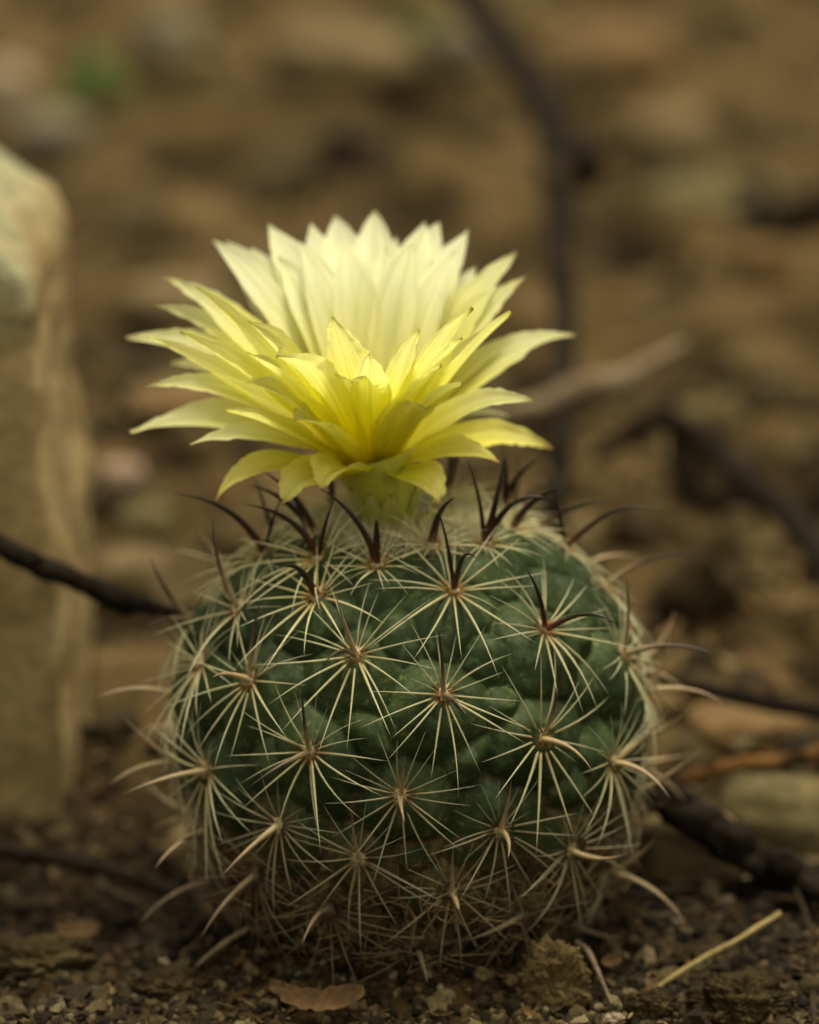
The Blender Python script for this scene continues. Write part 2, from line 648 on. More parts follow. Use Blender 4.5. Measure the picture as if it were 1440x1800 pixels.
stones = [
    (600, 105, 270, 105, M_ST_TAN, "large flat tan stone at the top beside the green sprig", 1, 0.2),
    (300, 75, 130, 120, M_ST_GREY, "pale grey stone near the top left of the picture", 2, 0.2),
    (15, 165, 90, 130, M_ST_PALE, "pale stone cut by the left edge above the slab rock", 3, 0.3),
    (95, 232, 150, 80, M_ST_GREY, "low greyish stone just under the green sprig at upper left", 4, -0.1),
    (215, 845, 80, 70, M_ST_PINK, "small pinkish white pebble left of the flower", 6, 0.3),
    (255, 925, 110, 75, M_ST_OLIVE, "round olive pebble directly below the pinkish white pebble", 7, 0.3),
    (250, 1020, 190, 120, M_ST_TAN, "tan stone above the left end of the dark branch", 8, -0.1),
    (810, 90, 120, 110, M_ST_GREY, "greyish stone left of the upright dark stem at the top", 9, 0.3),
    (1060, 100, 260, 110, M_ST_RUST, "orange brown stone right of the upright dark stem", 10, 0.2),
    (1180, 250, 170, 130, M_ST_TAN, "broad tan stone right of the stem's knot", 11, 0.2),
    (1240, 370, 280, 120, M_ST_OLIVE, "wide olive brown stone above the black hollow", 12, 0.25),
    (1340, 460, 120, 70, M_ST_RUST, "brown stone right of the black hollow", 13, 0.3),
    (1215, 1505, 190, 150, M_ST_TAN, "smooth tan stone below the dark branch beside the cactus", 14, 0.35),
    (1370, 1440, 220, 160, M_ST_OLIVE, "large olive stone at the right edge above the dark branch", 15, 0.35),
    (350, 1495, 120, 90, M_ST_TAN, "brown pebble touching the cactus at its lower left", 16, 0.3),
    (1310, 1290, 210, 80, M_ST_RUST, "flat rusty stone between two thin twigs at the right", 19, 0.3),
    (330, 540, 260, 60, M_ST_TAN, "flat tan stone left of the flower's upper petals", 20, 0.2),
    (320, 720, 210, 60, M_ST_RUST, "flat reddish stone behind the lowest left petals", 21, 0.2),
]
for px, py, wp, hp, mt, lb, sdd, sk in stones:
    if "hidden" in lb:
        continue
    stone(px, py, wp, hp, mt, lb, sdd * 3.1, sink=sk, amp=0.3, freq=1.1, boxy=0.35, sub=4, rotz=random.uniform(-0.4, 0.4))

# crumbly clods of soil in the foreground
clods = [
    (978, 1722, 112, 150, "jagged upright clod of tan soil at the cactus foot", 31),
    (70, 1700, 200, 75, "flat crusted clod of soil at the lower left corner", 32),
    (1300, 1772, 170, 110, "rounded crumbly clod beside the straw at lower right", 33),
    (1145, 1775, 90, 60, "small grey brown clod under the dry straw", 34),
    (1082, 1795, 40, 26, "tiny pale yellowish clod at the bottom edge", 35),
    (300, 1740, 120, 60, "low brown clod between the corner crust and cactus", 36),
    (1230, 1690, 90, 40, "low dark clod crossed by the dry straw", 37),
]
for px, py, wp, hp, lb, sdd in clods:
    mt = M_ST_PALE if sdd == 35 else (M_CLOD if sdd == 31 else M_CLOD2)
    stone(px, py, wp, hp, mt, lb, sdd * 1.7, name="soil_clod", cat="clod", sub=6 if wp > 80 else 5, amp=0.7, freq=2.6, ridg=0.35, sink=0.25, oct_=7, boxy=0.2, deep=0.6)


# ------------------------------------------------------------------ branches and twigs
def branch(name, pts, rpx, mat, label, cat, n=14, sides=12, lumpy=0.35, freq=16, parts=None):
    """pts: (px, py, y) with world depth y; rpx: width in photo pixels at each point"""
    P = [at_y(a, b_, c_) for a, b_, c_ in pts]
    Q = []
    for p_, q_ in zip(P, rpx):
        r_ = pxlen(q_, p_) / 2
        for _ in range(60):
            if p_.z >= gz1(p_.x, p_.y) + 0.55 * r_:
                break
            p_ = p_ + (CAM - p_).normalized() * 0.03
        Q.append(p_)
    P = Q
    Cn = catmull(P, n)
    Rr = np.interp(np.linspace(0, len(pts) - 1, len(Cn)), range(len(pts)), [pxlen(q, p) / 2 for q, p in zip(rpx, P)])
    Cn = Cn + 0.35 * Rr[:, None] * np.stack([fbm(Cn * freq * 0.5 + k * 9 + 1, 2) for k in range(3)], -1)
    base = Vector(Cn[0])
    V, F, t = tube(Cn - np.array(base), Rr, sides, True, lumpy, freq, seed=len(COL.objects) * 0.7)
    root = mesh_obj(name, V, F, mat)
    root.location = base
    tag(root, label, cat)
    return root, Cn, Rr


def knob(name, par, p, r, mat, seed):
    V0, F0 = ICO[3]
    V = V0 * (1 + 0.35 * fbm(V0 * 1.6 + seed, 4))[:, None] * np.array(r)
    o = mesh_obj(name, V + np.array(p) - np.array(par.location), F0, mat, par)
    return o


br, Cn, Rr = branch("dead_branch", [(-420, 800, 0.3), (-150, 890, 0.3), (0, 962, 0.3), (90, 1005, 0.3), (190, 1048, 0.32), (310, 1085, 0.4), (560, 1180, 0.5), (860, 1290, 0.42), (1080, 1360, 0.24), (1160, 1400, 0.16), (1250, 1460, 0.12), (1340, 1510, 0.08), (1440, 1560, 0.05), (1600, 1640, 0.0)],
                   [40, 38, 36, 36, 36, 38, 40, 44, 60, 66, 66, 64, 60, 50], M_BARK,
                   "long black branch slanting down behind the cactus from left to right", "branch", n=26, sides=20, lumpy=0.75, freq=20)
for k, (a, b_, c_) in enumerate([(1190, 1405, 0.14), (1300, 1478, 0.09), (1375, 1520, 0.06), (60, 985, 0.29)]):
    q = at_y(a, b_, c_)
    r = pxlen(30 if k < 3 else 17, q)
    knob("knot", br, q, (r, r * 0.8, r), M_BARK, k * 5.0)

branch("twig", [(1060, 1590, 0.08), (1180, 1570, 0.1), (1300, 1562, 0.1), (1440, 1556, 0.1), (1560, 1548, 0.1)], [22, 24, 26, 30, 30], M_BARK, "straight black twig lying below the thick dark branch at right", "twig", lumpy=0.25)
branch("twig", [(1110, 1400, 0.4), (1200, 1370, 0.42), (1300, 1345, 0.42), (1380, 1340, 0.42), (1500, 1310, 0.42)], [18, 26, 28, 30, 34], M_BARK3, "twig with peeling orange bark at the right edge", "twig", lumpy=0.3)
branch("twig", [(1120, 1180, 0.62), (1200, 1200, 0.62), (1290, 1222, 0.62), (1380, 1240, 0.62), (1500, 1258, 0.62)], [16, 24, 30, 32, 32], M_BARK, "thin dark twig reaching right from the upper flank of the cactus", "twig", lumpy=0.25)
tw, _, _ = branch("forked_twig", [(1050, 805, 1.9), (1110, 760, 1.9), (1175, 742, 1.85), (1250, 785, 1.8), (1320, 850, 1.6), (1390, 910, 1.45), (1450, 980, 1.3), (1530, 1090, 1.0)], [26, 40, 44, 44, 48, 54, 60, 60], M_BARK, "arched dark twig with a lower loop at the right", "twig", lumpy=0.3)
P = catmull([at_y(*q) for q in [(1185, 765, 1.85), (1195, 830, 1.8), (1235, 880, 1.78), (1300, 885, 1.75), (1350, 885, 1.73)]], 10)
V, F, t = tube(P - np.array(tw.location), np.full(len(P), pxlen(15, Vector(P[0]))), 10, True, 0.3, 14)
mesh_obj("side_shoot", V, F, M_BARK, tw)

st, _, _ = branch("upright_stem", [(760, -90, 4.6), (820, -10, 4.1), (880, 70, 3.7), (935, 150, 3.3), (968, 235, 3.0), (980, 330, 2.8), (985, 430, 2.6), (995, 560, 2.3), (992, 700, 2.0), (985, 800, 1.8), (975, 900, 1.6)],
                   [64, 62, 60, 60, 62, 56, 52, 50, 48, 46, 40], M_BARK, "blurred dark stem curving down behind the flower's right side", "branch", lumpy=0.3, freq=5)
q = at_y(1015, 285, 2.9)
knob("knot", st, q, (pxlen(48, q), 0.1, pxlen(50, q)), M_BARK, 3)
q = at_y(975, 310, 2.85)
knob("knot", st, q, (pxlen(34, q), 0.1, pxlen(34, q)), M_BARK2, 13)

branch("stick", [(850, 745, 1.75), (930, 716, 1.75), (1010, 688, 1.76), (1090, 668, 1.78), (1150, 636, 1.8), (1205, 603, 1.84)], [34, 44, 50, 40, 30, 14], M_PALEW, "pale weathered stick behind the right petals", "stick", lumpy=0.7, freq=12)
branch("dry_straw", [(1105, 1790, -0.27), (1150, 1742, -0.25), (1225, 1690, -0.2), (1300, 1650, -0.16), (1372, 1606, -0.12)], [6, 9, 10, 10, 11], M_STRAW, "dry pale straw stalk rising to the right over clods", "straw", sides=8, lumpy=0.12, freq=40)
branch("twig", [(1398, 1560, 0.05), (1420, 1620, -0.02), (1427, 1700, -0.12), (1432, 1820, -0.3)], [8, 11, 12, 13], M_BARK2, "thin grey twig dropping from the black twig at lower right", "twig", sides=8, lumpy=0.25, freq=30)
branch("rootlet", [(1012, 1655, -0.2), (1032, 1672, -0.22), (1052, 1710, -0.27), (1080, 1775, -0.33)], [10, 11, 8, 5], M_PALEW, "thin bent rootlet right of the jagged clod", "root", sides=8, lumpy=0.2, freq=40)
branch("twig", [(-120, 1470, 0.42), (0, 1492, 0.4), (110, 1512, 0.38), (230, 1545, 0.34), (340, 1575, 0.3)], [26, 32, 30, 26, 18], M_BARK, "black twig in the dark hollow left of the cactus", "twig", lumpy=0.3)
branch("root", [(180, 1560, 0.2), (260, 1600, 0.12), (330, 1650, 0.02), (400, 1690, -0.08)], [12, 13, 12, 10], M_BARK2, "thin brown root reaching the cactus foot from the left", "root", sides=8, lumpy=0.3)


# dry leaves, one object each
def leaf(px, py, y, lpx, wpx, rot, tilt, mat, label, name="dry_leaf", cat="leaf", curl=0.3):
    p = at_y(px, py, y)
    L, W = pxlen(lpx, p) / 2, pxlen(wpx, p) / 2
    nu, nv = 14, 7
    G = []
    for h in (0, 1):
        for i in range(nu):
            t = i / (nu - 1) * 2 - 1
            ww = W * (1 - abs(t + 0.25 * math.sin(px)) ** 2.6 / 2.2 - 0.25 * (t > 0.7)) * (0.75 + 0.5 * random.random()) + 1e-4
            for j in range(nv):
                s_ = j / (nv - 1) * 2 - 1
                G.append((t * L, s_ * ww, curl * L * t * t * math.copysign(1, curl) + 0.3 * ww * s_ * s_ + h * W * 0.06 + 0.05 * W * math.sin(i * 1.7 + j)))
    F = []
    o_ = nu * nv
    for i in range(nu - 1):
        for j in range(nv - 1):
            a = i * nv + j
            F.append([a, a + 1, a + nv + 1, a + nv])
            F.append([o_ + a, o_ + a + nv, o_ + a + nv + 1, o_ + a + 1])
    ring = [j for j in range(nv)] + [i * nv + nv - 1 for i in range(1, nu)] + [(nu - 1) * nv + j for j in range(nv - 2, -1, -1)] + [i * nv for i in range(nu - 2, 0, -1)]
    for k in range(len(ring)):
        a, b_ = ring[k], ring[(k + 1) % len(ring)]
        F.append([b_, a, o_ + a, o_ + b_])
    R = np.array(Matrix.Rotation(rot, 3, 'Z') @ Matrix.Rotation(tilt, 3, 'X'))
    V = np.array(G) @ R.T
    o = mesh_obj(name, V, np.array(F), mat)
    o.location = p
    tag(o, label, cat)
    return o


M_LF_O = stone_material("orange_leaf", (0.05, 0.027, 0.01), (0.11, 0.062, 0.024), (0.2, 0.125, 0.05), 14, 0.7)
M_LF_T = stone_material("tan_leaf", (0.05, 0.033, 0.015), (0.10, 0.07, 0.03), (0.18, 0.13, 0.06), 14, 0.8)
M_LF_G = stone_material("fresh_leaf", (0.03, 0.075, 0.006), (0.05, 0.115, 0.01), (0.07, 0.15, 0.018), 8, 0.6)
leaf(565, 1762, -0.36, 150, 50, 0.15, 0.5, M_LF_O, "curled brown leaf lying on the soil at the bottom edge")
leaf(505, 1742, -0.34, 60, 22, -0.4, 0.7, M_LF_O, "small orange brown leaf scrap at the left end of the curled brown leaf")
leaf(135, 1640, 0.1, 80, 36, 0.4, 0.6, M_LF_O, "yellow brown leaf behind the crusted clod at lower left")
leaf(340, 1538, 0.02, 46, 14, 0.1, 0.7, M_LF_O, "tiny orange leaf scrap beside the brown pebble", curl=0.15)
leaf(175, 1720, -0.15, 66, 24, 0.5, 0.8, M_LF_O, "rusty leaf scrap right of the crusted clod")
leaf(1072, 1690, -0.2, 44, 20, 0.6, 0.9, M_LF_O, "rusty leaf scrap in the dark hole behind the rootlet")

# the two green sprigs far behind
def sprig(px, py, label, n, size, seed):
    random.seed(seed)
    p = at_z(px, py, 0.0)
    root = empty("green_sprig", (p.x, p.y, gz1(p.x, p.y)))
    tag(root, label, "plant")
    stem_top = Vector((0, 0, size * 1.2))
    V, F, t = tube(catmull([(0, 0, -0.03), (0.01, 0, size * 0.6), tuple(stem_top)], 5), np.linspace(0.012, 0.006, 11), 6)
    mesh_obj("stem", V, F, M_LF_G, root)
    for k in range(n):
        a = k * 2.4 + random.uniform(-0.3, 0.3)
        L = size * random.uniform(0.7, 1.2)
        el = random.uniform(0.1, 0.9)
        d = Vector((math.cos(a) * math.cos(el), math.sin(a) * math.cos(el), math.sin(el)))
        s_ = d.cross(Vector((0, 0, 1))).normalized()
        nn = s_.cross(d)
        b0 = Vector((0, 0, size * (0.15 + 0.9 * k / n)))
        G = []
        for i in range(8):
            t = i / 7
            ww = L * 0.24 * math.sin(math.pi * min(0.98, t * 0.93 + 0.05)) + 0.002
            for j in (-1, 0, 1):
                G.append(b0 + d * (L * t) - Vector((0, 0, 1)) * (0.3 * L * t * t) + s_ * (ww * j) + nn * (0.3 * ww * abs(j)))
        F = [[i * 3 + j, i * 3 + j + 1, i * 3 + j + 4, i * 3 + j + 3] for i in range(7) for j in range(2)]
        mesh_obj("leaf", [tuple(v) for v in G], np.array(F), M_LF_G, root)


sprig(170, 215, "blurred green sprig near the top left corner", 12, 0.14, 5)
sprig(738, 85, "small blurred green sprig at the very top beside the large tan stone", 10, 0.12, 6)
random.seed(21)

# ------------------------------------------------------------------ THE CACTUS
RB, CT, CB, ZC, HT = 0.307, 0.27, 0.43, 0.345, 0.036
NE = 2.03                         # squareness of the shoulders
cactus = empty("cactus", (0, 0, 0))
tag(cactus, "round spiny green cactus with one open yellow flower, half sunk in soil", "cactus")


def surf_F(p, h=HT):
    cz = (CT + h) if p[2] > ZC else (CB + h)
    e = NE if p[2] > ZC else 2.0
    return (math.hypot(p[0], p[1]) / (RB + h)) ** e + (abs(p[2] - ZC) / cz) ** e - 1


def hit(px, py, back=False):
    d = np.array(ray(px, py))
    o_ = np.array(CAM)
    best, bt = 1e9, 0
    ts = np.linspace(DIST - 0.5, DIST + 0.5, 900)
    if back:
        ts = ts[::-1]
    for t in ts:
        p = o_ + d * t
        f = surf_F(p)
        if f < 0:
            return p
        if f < best:
            best, bt = f, t
    p = o_ + d * bt
    # pull in to the surface
    c = np.array([0, 0, ZC])
    s = (best + 1) ** (-1 / (NE if p[2] > ZC else 2.0))
    return c + (p - c) * s


def surf_n(p):
    cz = CT if p[2] > ZC else CB
    e = NE if p[2] > ZC else 2.0
    rr_ = math.hypot(p[0], p[1]) + 1e-6
    dz = p[2] - ZC
    gr = (rr_ / RB) ** (e - 1) / RB
    n = np.array([p[0] / rr_ * gr, p[1] / rr_ * gr, math.copysign((abs(dz) / cz) ** (e - 1) / cz, dz)])
    return n / np.linalg.norm(n)


# areoles seen in the photograph: (px, py, age, [(tip px, tip py, hook), ...]); age 0 young .. 3 old
A = [
    (662, 990, 0, [(662, 914, 0.35), (562, 856, 0.18)]),
    (556, 1045, 0, [(480, 1003, 0.4)]),
    (560, 978, 0, [(430, 884, 0.28), (588, 872, 0.0)]),
    (465, 972, 0, [(305, 865, 0.28), (495, 868, 0.0)]),
    (417, 1068, 1, [(372, 905, 0.1)]),
    (798, 1035, 0.6, [(842, 985, 0.5), (768, 884, 0.05)]),
    (852, 950, 0, [(968, 873, 0.45), (821, 798, 0.0), (888, 792, 0.2)]),
    (995, 960, 0.6, [(1165, 898, 0.35), (963, 828, 0.0)]),
    (960, 1105, 0.8, [(1092, 1102, 0.4), (925, 997, 0.1)]),
    (1085, 1018, 1, [(1225, 972, 0.2)]),
    (1098, 1150, 1, [(1266, 1152, 0.2), (1103, 1013, 0.0)]),
    (625, 1150, 1, [(566, 1168, 0.5), (590, 1045, 0.1)]),
    (437, 1195, 1, [(457, 1051, 0.0), (372, 1190, 0.1)]),
    (780, 1220, 1, [(772, 1106, 0.0), (824, 1262, 0.3)]),
    (955, 1298, 1.4, [(992, 1172, 0.0), (1047, 1362, 0.35)]),
    (1080, 1340, 1.6, [(1178, 1250, 0.0), (1180, 1404, 0.2)]),
    (1150, 1215, 1.6, [(1278, 1236, 0.2), (1189, 1102, 0.0)]),
    (543, 1322, 1.3, [(530, 1205, 0.0), (434, 1386, 0.25)]),
    (360, 1355, 1.6, [(211, 1398, 0.2)]),
    (298, 1220, 1.6, [(164, 1228, 0.2)]),
    (288, 1345, 2, [(188, 1382, 0.2), (211, 1256, 0.0)]),
    (705, 1400, 2, [(712, 1447, 0.2), (712, 1330, 0.0)]),
    (880, 1460, 2, [(894, 1510, 0.2), (900, 1372, 0.0)]),
    (487, 1452, 2, [(385, 1545, 0.2)]),
    (630, 1510, 2, [(618, 1432, 0.0)]),
    (795, 1568, 2.3, [(806, 1600, 0.2), (795, 1505, 0.0)]),
    (1005, 1495, 2, [(1108, 1500, 0.15)]),
    (355, 1462, 2.3, [(312, 1480, 0.2), (270, 1528, 0.1)]),
    (447, 1540, 2.6, [(350, 1652, 0.2)]),
    (1088, 1545, 2.3, [(1212, 1632, 0.2), (1160, 1465, 0.1)]),
    (368, 1555, 2.6, [(244, 1624, 0.2)]),
    (578, 1600, 2.6, [(530, 1662, 0.3)]),
    (735, 1672, 2.8, [(752, 1730, 0.1)]),
    (915, 1612, 2.8, [(820, 1655, 0.0)]),
    (855, 1735, 3, [(868, 1752, 0.0)]),
    (440, 1632, 3, [(314, 1732, 0.2)]),
    (445, 1722, 3, [(321, 1774, 0.2)]),
    (1140, 1400, 2, [(1236, 1316, 0.0)]),
    (1020, 1640, 3, [(1094, 1650, 0.1)]),
    (640, 1745, 3, [(600, 1790, 0.1)]),
    (315, 1080, 1.4, [(262, 975, 0.1), (254, 1098, 0.1)]),
    (1140, 1300, 1.8, [(1215, 1240, 0.1)]),
    (540, 1720, 3, []),
    (1120, 1090, 1.4, []),
    (350, 1165, 1.3, []),
]
B = [  # on the far side of the rim, seen over the top
    (890, 885, 0, [(884, 785, 0.1), (958, 800, 0.2)]),
    (735, 905, 0, [(768, 876, 0.2)]),
    (450, 905, 0.4, [(446, 838, 0.0)]),
    (960, 905, 0.5, [(1080, 880, 0.1)]),
]
areoles = []
for px, py, age, cs in A:
    areoles.append([hit(px, py), age, cs, True])
for px, py, age, cs in B:
    areoles.append([hit(px, py, back=True), age, cs, True])
# the rest of the plant, by even spacing
cand = []
for k in range(2600):
    ph = math.acos(1 - 2 * (k + 0.5) / 2600)
    th = k * 2.399963
    cz = (CT + HT) if math.cos(ph) > 0 else (CB + HT)
    e = 2 / NE if math.cos(ph) > 0 else 1.0
    sp_, cp_ = math.sin(ph) ** e, math.copysign(abs(math.cos(ph)) ** e, math.cos(ph))
    cand.append(np.array([(RB + HT) * sp_ * math.cos(th), (RB + HT) * sp_ * math.sin(th), ZC + cz * cp_]))
random.shuffle(cand)
for p in cand:
    if p[2] < 0.02:
        continue
    n = surf_n(p)
    vd = (np.array(CAM) - p)
    vd /= np.linalg.norm(vd)
    facing = n @ vd
    rr = math.hypot(p[0], p[1])
    top = p[2] > ZC and rr < 0.17
    if facing > 0.12 and not top:
        continue
    if rr < 0.05:
        continue
    sp = 0.078 if top else 0.118
    if all(np.linalg.norm(p - a[0]) > sp for a in areoles):
        areoles.append([p, 0.0 if top else (0.6 if p[2] > 0.5 else 1.5), None, False])

# stem skin with tubercles
nth, nph = 440, 300
PH = np.linspace(0.0, math.pi * 0.93, nph)
THH = np.linspace(0, 2 * math.pi, nth, endpoint=False)
ph, th = np.meshgrid(PH, THH, indexing='ij')
cz = np.where(np.cos(ph) > 0, CT, CB)
ee = np.where(np.cos(ph) > 0, 2 / NE, 1.0)
sph = np.sin(ph) ** ee
cph = np.sign(np.cos(ph)) * np.abs(np.cos(ph)) ** ee
Pb = np.stack([RB * sph * np.cos(th), RB * sph * np.sin(th), ZC + cz * cph], -1).reshape(-1, 3)
e_ = (2 / ee).ravel()
gr_ = (sph.ravel()) ** (e_ - 1) / RB
Nn = np.stack([np.cos(th).ravel() * gr_, np.sin(th).ravel() * gr_, np.sign(cph.ravel()) * np.abs(cph.ravel()) ** (e_ - 1) / cz.ravel()], -1)
Nn /= np.linalg.norm(Nn, axis=1)[:, None]
AC = np.array([a[0] for a in areoles])
AN = np.array([surf_n(p) for p in AC])
ABs = AC - AN * HT
mound = ABs - np.array([0, 0, 0.02])
Pw = Pb + 0.03 * np.stack([fbm(Pb * 9 + 5 * k, 2) for k in range(3)], -1)
D = np.linalg.norm(Pw[:, None, :] - mound[None], axis=2)
extra = []
for k_ in range(7, len(Pb), 53):
    q_ = Pb[k_]
    if q_[2] < 0.05 or q_[2] > 0.56:
        continue
    if np.linalg.norm(mound - q_, axis=1).min() > 0.074 and all(np.linalg.norm(q_ - e_) > 0.07 for e_ in extra):
        extra.append(q_)
extra = np.array(extra)
De = np.linalg.norm(Pw[:, None, :] - extra[None], axis=2)
D = np.concatenate([D, De + 0.030], axis=1)
Ds = np.sort(D, axis=1)
d1, d2 = Ds[:, 0], Ds[:, 1]
dA = np.linalg.norm(Pb[:, None, :] - ABs[None], axis=2).min(axis=1)
hgt = HT * 1.08 * np.exp(-(d1 / 0.066) ** 2.6)
gap = d2 - d1
hgt = hgt - 0.009 * np.exp(-gap / 0.006) * (0.4 + 0.9 * np.clip(0.5 + fbm(Pb * 7 + 3, 2), 0, 1))
hgt = hgt + 0.0035 * fbm(Pb * 22, 3) + 0.0008 * fbm(Pb * 120, 2)
hgt = hgt - 0.006 * np.exp(-(dA / 0.008) ** 2)
topdip = -0.045 * np.exp(-(np.hypot(Pb[:, 0], Pb[:, 1]) / 0.07) ** 2) * (Pb[:, 2] > ZC)
Vb = Pb + Nn * hgt[:, None]
Vb[:, 2] += topdip
idx = np.arange(nth * nph).reshape(nph, nth)
i2 = np.roll(idx, -1, axis=1)
F = np.stack([idx[:-1], idx[1:], i2[1:], i2[:-1]], -1).reshape(-1, 4)

M_SKIN, nt, b = nodes("cactus_skin", 0.6, 0.22)
ndA, groove, zz = attr(nt, "areole"), attr(nt, "groove"), attr(nt, "low")
n1 = noise(nt, 9, 5, 0.6)
n2 = noise(nt, 45, 5, 0.7)
n3 = noise(nt, 130, 4, 0.65)
c = ramp(nt, n1, [(0.3, (0.010, 0.019, 0.006)), (0.5, (0.021, 0.039, 0.012)), (0.7, (0.048, 0.076, 0.028))])
# pale waxy bloom patches and yellowish pores
c = mix(nt, ramp(nt, n2, [(0.5, 0.0), (0.7, 0.75)]), c, (0.085, 0.125, 0.06))
sp = mix(nt, ramp(nt, n3, [(0.58, 0.0), (0.66, 1.0)]), (0, 0, 0), ramp(nt, n1, [(0.5, 0.0), (0.62, 0.7)]))
c = mix(nt, sp, c, (0.2, 0.24, 0.06))
c = mix(nt, ramp(nt, ndA, [(0.0, 0.0), (0.012 / 0.05, 0.0), (0.5, 0.0)]), c, (0, 0, 0))
c = mix(nt, ramp(nt, ndA, [(0.18, 0.7), (0.3, 0.0)]), c, (0.12, 0.06, 0.02))
dirt = math_n(nt, 'ADD', zz, math_n(nt, 'MULTIPLY', math_n(nt, 'SUBTRACT', n2, 0.5), 1.6))
dirt = math_n(nt, 'ADD', dirt, math_n(nt, 'MULTIPLY', groove, 0.22))
c = mix(nt, ramp(nt, dirt, [(0.55, 0.0), (0.8, 0.95)]), c, ramp(nt, n3, [(0.35, (0.045, 0.032, 0.014)), (0.58, (0.13, 0.095, 0.045)), (0.75, (0.24, 0.18, 0.095))]))
nt.links.new(c, b.inputs['Base Color'])
nt.links.new(ramp(nt, dirt, [(0.5, 0.6), (0.8, 0.95)]), b.inputs['Roughness'])
bump(nt, b, n3, 0.002, 0.35)
mesh_obj("stem_body", Vb, F, M_SKIN, cactus, attrs={
    'areole': np.clip(dA / 0.05, 0, 1),
    'groove': np.exp(-gap / 0.012),
    'low': np.clip(1 - (Vb[:, 2] - 0.09) / 0.33, 0, 1) ** 0.75})

# --- spine materials
def spine_material(name, stops, rough=0.45):
    m, nt, b = nodes(name, rough, 0.4)
    tt = attr(nt, "t")
    c = ramp(nt, tt, stops)
    n_ = noise(nt, 60, 3, 0.7)
    c = mix(nt, 0.6, c, ramp(nt, n_, [(0.3, 0.6), (0.7, 1.25)]), 'MULTIPLY')
    nt.links.new(c, b.inputs['Base Color'])
    return m


SR = [spine_material("radial_spine_young", [(0, (0.5, 0.24, 0.04)), (0.12, (0.55, 0.46, 0.2)), (0.4, (0.64, 0.61, 0.38)), (1, (0.68, 0.66, 0.5))]),
      spine_material("radial_spine_mature", [(0, (0.36, 0.22, 0.09)), (0.12, (0.38, 0.32, 0.17)), (0.3, (0.43, 0.41, 0.25)), (0.9, (0.48, 0.48, 0.33)), (1, (0.35, 0.3, 0.2))]),
      spine_material("radial_spine_old", [(0, (0.2, 0.1, 0.04)), (0.15, (0.28, 0.22, 0.13)), (0.5, (0.33, 0.31, 0.2)), (1, (0.36, 0.37, 0.28))]),
      spine_material("radial_spine_dirty", [(0, (0.08, 0.045, 0.02)), (0.4, (0.17, 0.125, 0.075)), (1, (0.24, 0.2, 0.14))])]
SC = [spine_material("central_spine_black", [(0, (0.2, 0.07, 0.015)), (0.12, (0.06, 0.015, 0.007)), (0.4, (0.012, 0.007, 0.006)), (1, (0.008, 0.006, 0.006))], 0.35),
      spine_material("central_spine_dark_tip", [(0, (0.36, 0.28, 0.16)), (0.3, (0.22, 0.16, 0.1)), (0.5, (0.07, 0.045, 0.035)), (1, (0.018, 0.013, 0.012))], 0.4),
      spine_material("central_spine_pale", [(0, (0.55, 0.45, 0.25)), (0.4, (0.42, 0.31, 0.19)), (0.85, (0.28, 0.2, 0.14)), (1, (0.1, 0.07, 0.05))], 0.45),
      spine_material("central_spine_grey", [(0, (0.3, 0.23, 0.14)), (0.5, (0.24, 0.18, 0.12)), (1, (0.15, 0.11, 0.08))], 0.6)]


def mat_wool():
    m, nt, b = nodes("areole_wool", 0.95, 0.1)
    oi = attr(nt, "rnd")
    n_ = noise(nt, 150, 4, 0.7)
    c = ramp(nt, n_, [(0.32, (0.16, 0.09, 0.045)), (0.46, (0.36, 0.29, 0.2)), (0.65, (0.58, 0.54, 0.44))])
    nt.links.new(c, b.inputs['Base Color'])
    bump(nt, b, n_, 0.002, 0.8)
    return m


def plain(name, col, rough=0.9, spec=0.15, var=0.4, sc=80):
    m, nt, b = nodes(name, rough, spec)
    n_ = noise(nt, sc, 3, 0.6)
    c = mix(nt, var, col, ramp(nt, n_, [(0.3, 0.4), (0.7, 1.4)]), 'MULTIPLY')
    nt.links.new(c, b.inputs['Base Color'])
    return m


M_AW = mat_wool()
M_AWO = plain("areole_orange_bristle", (0.42, 0.2, 0.04))
M_AWC = plain("areole_cream_wool", (0.62, 0.55, 0.34))
M_AWG = plain("areole_old_wool", (0.2, 0.17, 0.13))
M_WOOL = plain("apex_wool", (0.72, 0.68, 0.5), 0.9, 0.1, 0.3)

# --- radial spine shapes: unit length along +X, curving towards -Z
RV = []
for k in range(7):
    cv = [0.05, 0.12, 0.18, 0.25, 0.33, 0.42, 0.0][k]
    tt = np.linspace(0, 1, 8)
    side = 0.05 * math.sin(k * 2.1)
    Cc = np.stack([tt, side * tt * tt, -cv * tt ** 2 + 0.35 * cv * tt], -1)
    Rr_ = 0.0155 * (1 - tt ** 2.2 * 0.93) * (0.85 + 0.15 * np.cos(tt * 3))
    V, F, t = tube(Cc, Rr_, 6, True)
    RV.append((V, F, t))
_rc = {}


def radial_mesh(k, mi):
    if (k, mi) not in _rc:
        V, F, t = RV[k]
        o = mesh_obj("radial_spine", V, F, SR[mi], attrs={'t': t})
        me = o.data
        bpy.data.objects.remove(o)
        _rc[(k, mi)] = me
    return _rc[(k, mi)]


def basis(p, n):
    """areole frame: outward n, 'down' along the stem, side"""
    dn = np.array([0, 0, -1.0])
    if abs(n[2]) > 0.97:
        dn = np.array([n[0], n[1], 0]) + 1e-3
    dn = dn - n * (dn @ n)
    dn /= np.linalg.norm(dn)
    sd_ = np.cross(n, dn)
    return dn, sd_


def rank_face(p):
    vd = (np.array(CAM) - p)
    return surf_n(p) @ vd / np.linalg.norm(vd)


def rank(a):
    n = surf_n(a[0])
    vd = (np.array(CAM) - a[0])
    vd /= np.linalg.norm(vd)
    return -(n @ vd) + (0.3 if a[1] >= 2.7 else 0)


